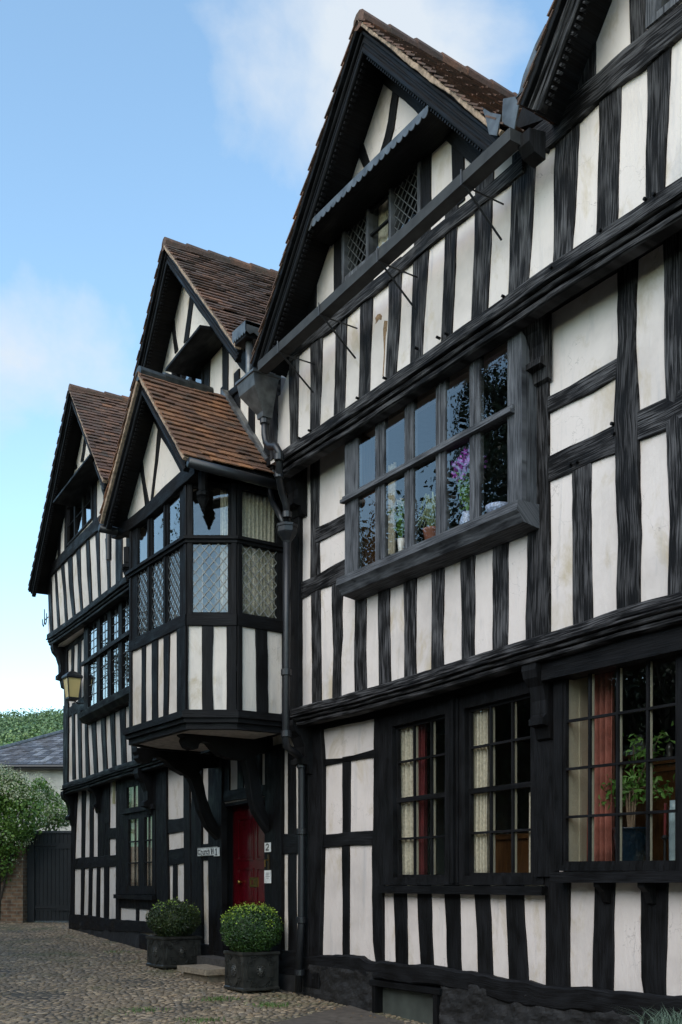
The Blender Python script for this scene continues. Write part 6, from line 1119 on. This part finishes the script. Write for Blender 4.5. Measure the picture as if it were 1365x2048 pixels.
tube(MB(), [Av, R1v + Vector((0, 0, .03))], .10, 8).build('hip_capping', LEAD, RF_); tube(MB(), [R1v + Vector((0, 0, .03)), R2v], .10, 8).build('ridge_capping', LEAD, RF_)
tube(MB(), [Av + Vector((0, 0, -.08)), Bv + Vector((0, 0, -.08))], .09, 8).build('eaves_gutter', IRON, t)
# wooded hill
hm = leafm('woodland', [(.15, (.035, .075, .030)), (.45, (.075, .135, .050)), (.75, (.16, .23, .075))], nsc=.11, isl=.25)
mb = MB(); G3 = camplane(0); hb = []
def hilltop(lat): return 49 + 5*math.sin(lat*.018+1) - .03*(lat+90)
vs = []; nx_, ny_ = 60, 16
for j in range(ny_+1):
    for i in range(nx_+1):
        lat = -330 + 400*i/nx_; dp = 150 + 200*j/ny_; h_ = hilltop(lat)*(math.sin(math.pi/2*min(1, j/ny_*1.1))); vs.append((CAM[0]+FW[0]*dp+RT[0]*lat, CAM[1]+FW[1]*dp+RT[1]*lat, h_))
mb.add(vs, [(j*(nx_+1)+i, j*(nx_+1)+i+1, (j+1)*(nx_+1)+i+1, (j+1)*(nx_+1)+i) for j in range(ny_) for i in range(nx_)]); o = mb.build('hillside', hm, None, rec=False); tag(o, kind='structure')
cp, cn = [], []
for _ in range(1500):
    j = random.random(); lat = random.uniform(-150, 0); dp = 150 + 200*j; h_ = hilltop(lat)*math.sin(math.pi/2*min(1, j*1.1)); c = np.array([CAM[0]+FW[0]*dp+RT[0]*lat, CAM[1]+FW[1]*dp+RT[1]*lat, h_]); R_ = random.uniform(2.5, 6.0)
    d = rng.normal(size=(170, 3)); d /= np.linalg.norm(d, axis=1)[:, None]; d[:, 2] = np.abs(d[:, 2])*.9; cp.append(c + d*R_*rng.uniform(.8, 1.08, 170)[:, None]); cn.append(d + rng.normal(size=(170, 3))*.35)
cp = np.vstack(cp); cn = np.vstack(cn)
o = leaves(MB(), cp, cn, .30, .8).build('hill_woodland', hm, None, rec=False); tag(o, 'dark green woodland covering the distant hill', 'woodland', kind='stuff')
# bushes between hill and slate roof at the left edge
def tree(name, base, ht, rad, nleaf, lsz, label, cat, group=None, z0f=.25, mat=None, lobes=14, flat=.75):
    t = empty(name, base, label, cat, group); b = Vector(base); tm = MB(); tp = b + Vector((random.uniform(-.4, .4), random.uniform(-.4, .4), ht*.72)); tube(tm, [b, b.lerp(tp, .4)+Vector((.15, 0, 0)), tp], [ht*.028, ht*.018, ht*.005], 8)
    lob = []
    for k in range(lobes):
        a = random.random()*6.28; zz = random.uniform(z0f, .93); rr = rad*math.sin(math.pi*min(1, max(.12, (1.04-zz)/(1.04-z0f)*.93))**.8)*random.uniform(.2, .9); c = b + Vector((rr*math.cos(a), rr*math.sin(a), ht*zz)); r = rad*random.uniform(.26, .42); lob.append((c, r)); st = b.lerp(tp, max(.15, zz-.2)); tube(tm, [st, st.lerp(c, .6)+Vector((0, 0, .2)), c], [ht*.010, ht*.006, ht*.002], 6)
    tm.build('trunk', BARK, t); per = nleaf//lobes; pos, nn_ = [], []
    for c, r in lob:
        d = rng.normal(size=(per, 3)); d /= np.linalg.norm(d, axis=1)[:, None]; q = rng.uniform(.45, 1.08, per)[:, None]; pos.append(np.array(c) + d*q*np.array([r, r, r*flat])*(1+.25*rng.normal(size=(per, 1))*.5)); nn_.append(d + rng.normal(size=(per, 3))*.7)
    leaves(MB(), np.vstack(pos), np.vstack(nn_), lsz, .6).build('crown', mat or TREEL, t, rec=False); return t
tree('bush', (*ground_hit(40, 1785)[:2], 0) if False else G1.W(G1.h('C1', -60, 600)[0]-3.5, -26, .6), 7.0, 4.5, 9000, .10, 'bright green tree crown behind the slate roof at the left edge', 'tree', mat=VINE)
# trees on the other side of the lane, seen in the window panes
random.seed(11)
def mirrored(u, t_, yp): x = (u-U0)/FPX; X = CAM[0] + (FW[0]+RT[0]*x)*t_; Y = CAM[1] + (FW[1]+RT[1]*x)*t_; return X, 2*yp - Y
opp = [(*mirrored(1085, 25, -.4), 15.5, 2.6, 'tall tree across the lane, tallest of the row'), (*mirrored(700, 30, -.4), 10.2, 3.4, 'broad tree across the lane opposite the porch'), (*mirrored(850, 28, -.4), 10.0, 3.2, 'round tree across the lane opposite the oriel'),
       (*mirrored(1180, 20, 0), 8.0, 2.8, 'low spreading tree across the lane opposite the sixteen-pane window'), (*mirrored(1350, 18, 0), 8.2, 2.8, 'low tree across the lane nearest the camera side'), (*mirrored(220, 46, 1), 14.5, 3.0, 'tall tree across the lane far past the porch'), (*mirrored(450, 38, 0), 8.5, 3.5, 'wide tree across the lane opposite the far window'), (*mirrored(1000, 19, 0), 7.0, 3.0, 'shrubby tree across the lane opposite the paired sashes')]
for x, y, h_, r_, l_ in opp: print('opp', round(x, 1), round(y, 1)); tree('deciduous_tree', (x, y, gz(x)), h_*1.12, r_*(1.15 if h_ > 12 else 1.1), 80000 if h_ > 12 else 34000, .045, l_, 'tree', 'trees across the lane', .22, lobes=52 if h_ > 12 else 26)
x0, y0 = opp[3][0]+14, min(o_[1] for o_ in opp[:5])-3.5; mb = MB(); GH = Fr((-34, y0), (1, 0)); uvbox(mb, GH, 0, 52, -.8, 1.2, -.2, .2); hp_ = np.stack([rng.uniform(-36, 20, 26000), y0 - .5 - .9*rng.uniform(0, 1, 26000)**2, rng.uniform(-.3, 6.2, 26000)], 1); hp_[:, 1] += .5*np.sin(hp_[:, 0]*.9)*.6; hd = leaves(MB(), hp_, np.array([[0, 1., .3]]) + rng.normal(size=(26000, 3))*.6, .20, .7); box(hd, GH, -2, 54, -.5, 6.0, -1.8, -1.1); hd.build('added_dark_hedge', TREEL, None, rec=False); HG = bpy.data.objects['added_dark_hedge']; tag(HG, 'added dark hedge behind the brick wall, darkens the ground-floor reflections', 'hedge', kind='stuff'); single(mb, 'brick_wall', bm_, (-8, y0, 0), 'long brick boundary wall behind the trees across the lane', 'wall')  # hedge added out of view so the ground-floor panes reflect something dark
# grass and fallen leaves
def tuft(c, n, h_, sp, mat, name, label, cat, group=None, w=.004):
    m = MB()
    for _ in range(n):
        a = random.random()*6.28; b = Vector(c) + Vector((random.gauss(0, sp*.4), random.gauss(0, sp*.4), 0)); l = h_*random.uniform(.5, 1.1); lean = Vector((math.cos(a), math.sin(a), 0))*l*random.uniform(.2, .9); s_ = Vector((-math.sin(a), math.cos(a), 0))*w
        m1 = b + lean*.35 + Vector((0, 0, l*.6)); e_ = b + lean + Vector((0, 0, l*.75)); m.add([b-s_, b+s_, m1+s_*.8, m1-s_*.8, e_], [(0, 1, 2, 3), (3, 2, 4)])
    o = m.build(name, mat, None, rec=False); o.data.transform(__import__('mathutils').Matrix.Translation(-Vector(c))); o.location = c; return tag(o, label, cat, group)
for (u, v, n, l_) in ((435, 2000, 260, 'grass tuft in the cobbles just left of and below the nearer planter'), (540, 2012, 300, 'grass tuft in the cobbles below the nearer planter'), (398, 2042, 220, 'grass tuft at the bottom edge of the cobbles'), (290, 2022, 120, 'sparse grass tuft in the open cobbles'), (232, 1905, 60, 'tiny weeds at the foot of the far plinth')):
    c = ground_hit(u, v); tuft((c[0], c[1], c[2]+.005), n, .035, .28, GRASS, 'grass_tuft', l_, 'grass', 'grass tufts in the cobbles')
c = FR.hit(1345, 2100, .35); tuft(FR.W(c[0]+.1, .40, max(-.25, c[1])), 700, .36, .28, GRASSB, 'grass_clump', 'blue green ornamental grass clump at the bottom right corner', 'grass', w=.003)
m = MB(); lp = []
for _ in range(260):
    u = random.uniform(120, 900); v = 1860 + (u-145)*.285 + abs(random.gauss(0, 22)); x, y, z = ground_hit(u, min(v, 2100)); lp.append((x, min(y, -.10), z+.022))
lp = np.array(lp); o = leaves(MB(), lp, np.array([[0, 0, 1.]]*len(lp)) + rng.normal(size=(len(lp), 3))*.35, .016, .6).build('fallen_leaves', leafm('dead_leaf', [(0, (.10, .05, .02)), (1, (.35, .22, .10))]), None, rec=False); tag(o, 'scattered dry leaves along the foot of the houses', 'leaves', kind='stuff')
P = [ground_hit(u, v) for u, v in ((560, 2048), (700, 2015), (760, 2035), (1000, 2100), (1400, 2400), (700, 2400), (430, 2080))]
m = MB(); n = len(P); m.add([(x, y, z+.024) for x, y, z in P] + [(x, y, z-.03) for x, y, z in P], [tuple(range(n)), tuple(range(2*n-1, n-1, -1))] + [(i, (i+1) % n, (i+1) % n+n, i+n) for i in range(n)]); o = m.build('footway', PAVE, None); tag(o, kind='structure')
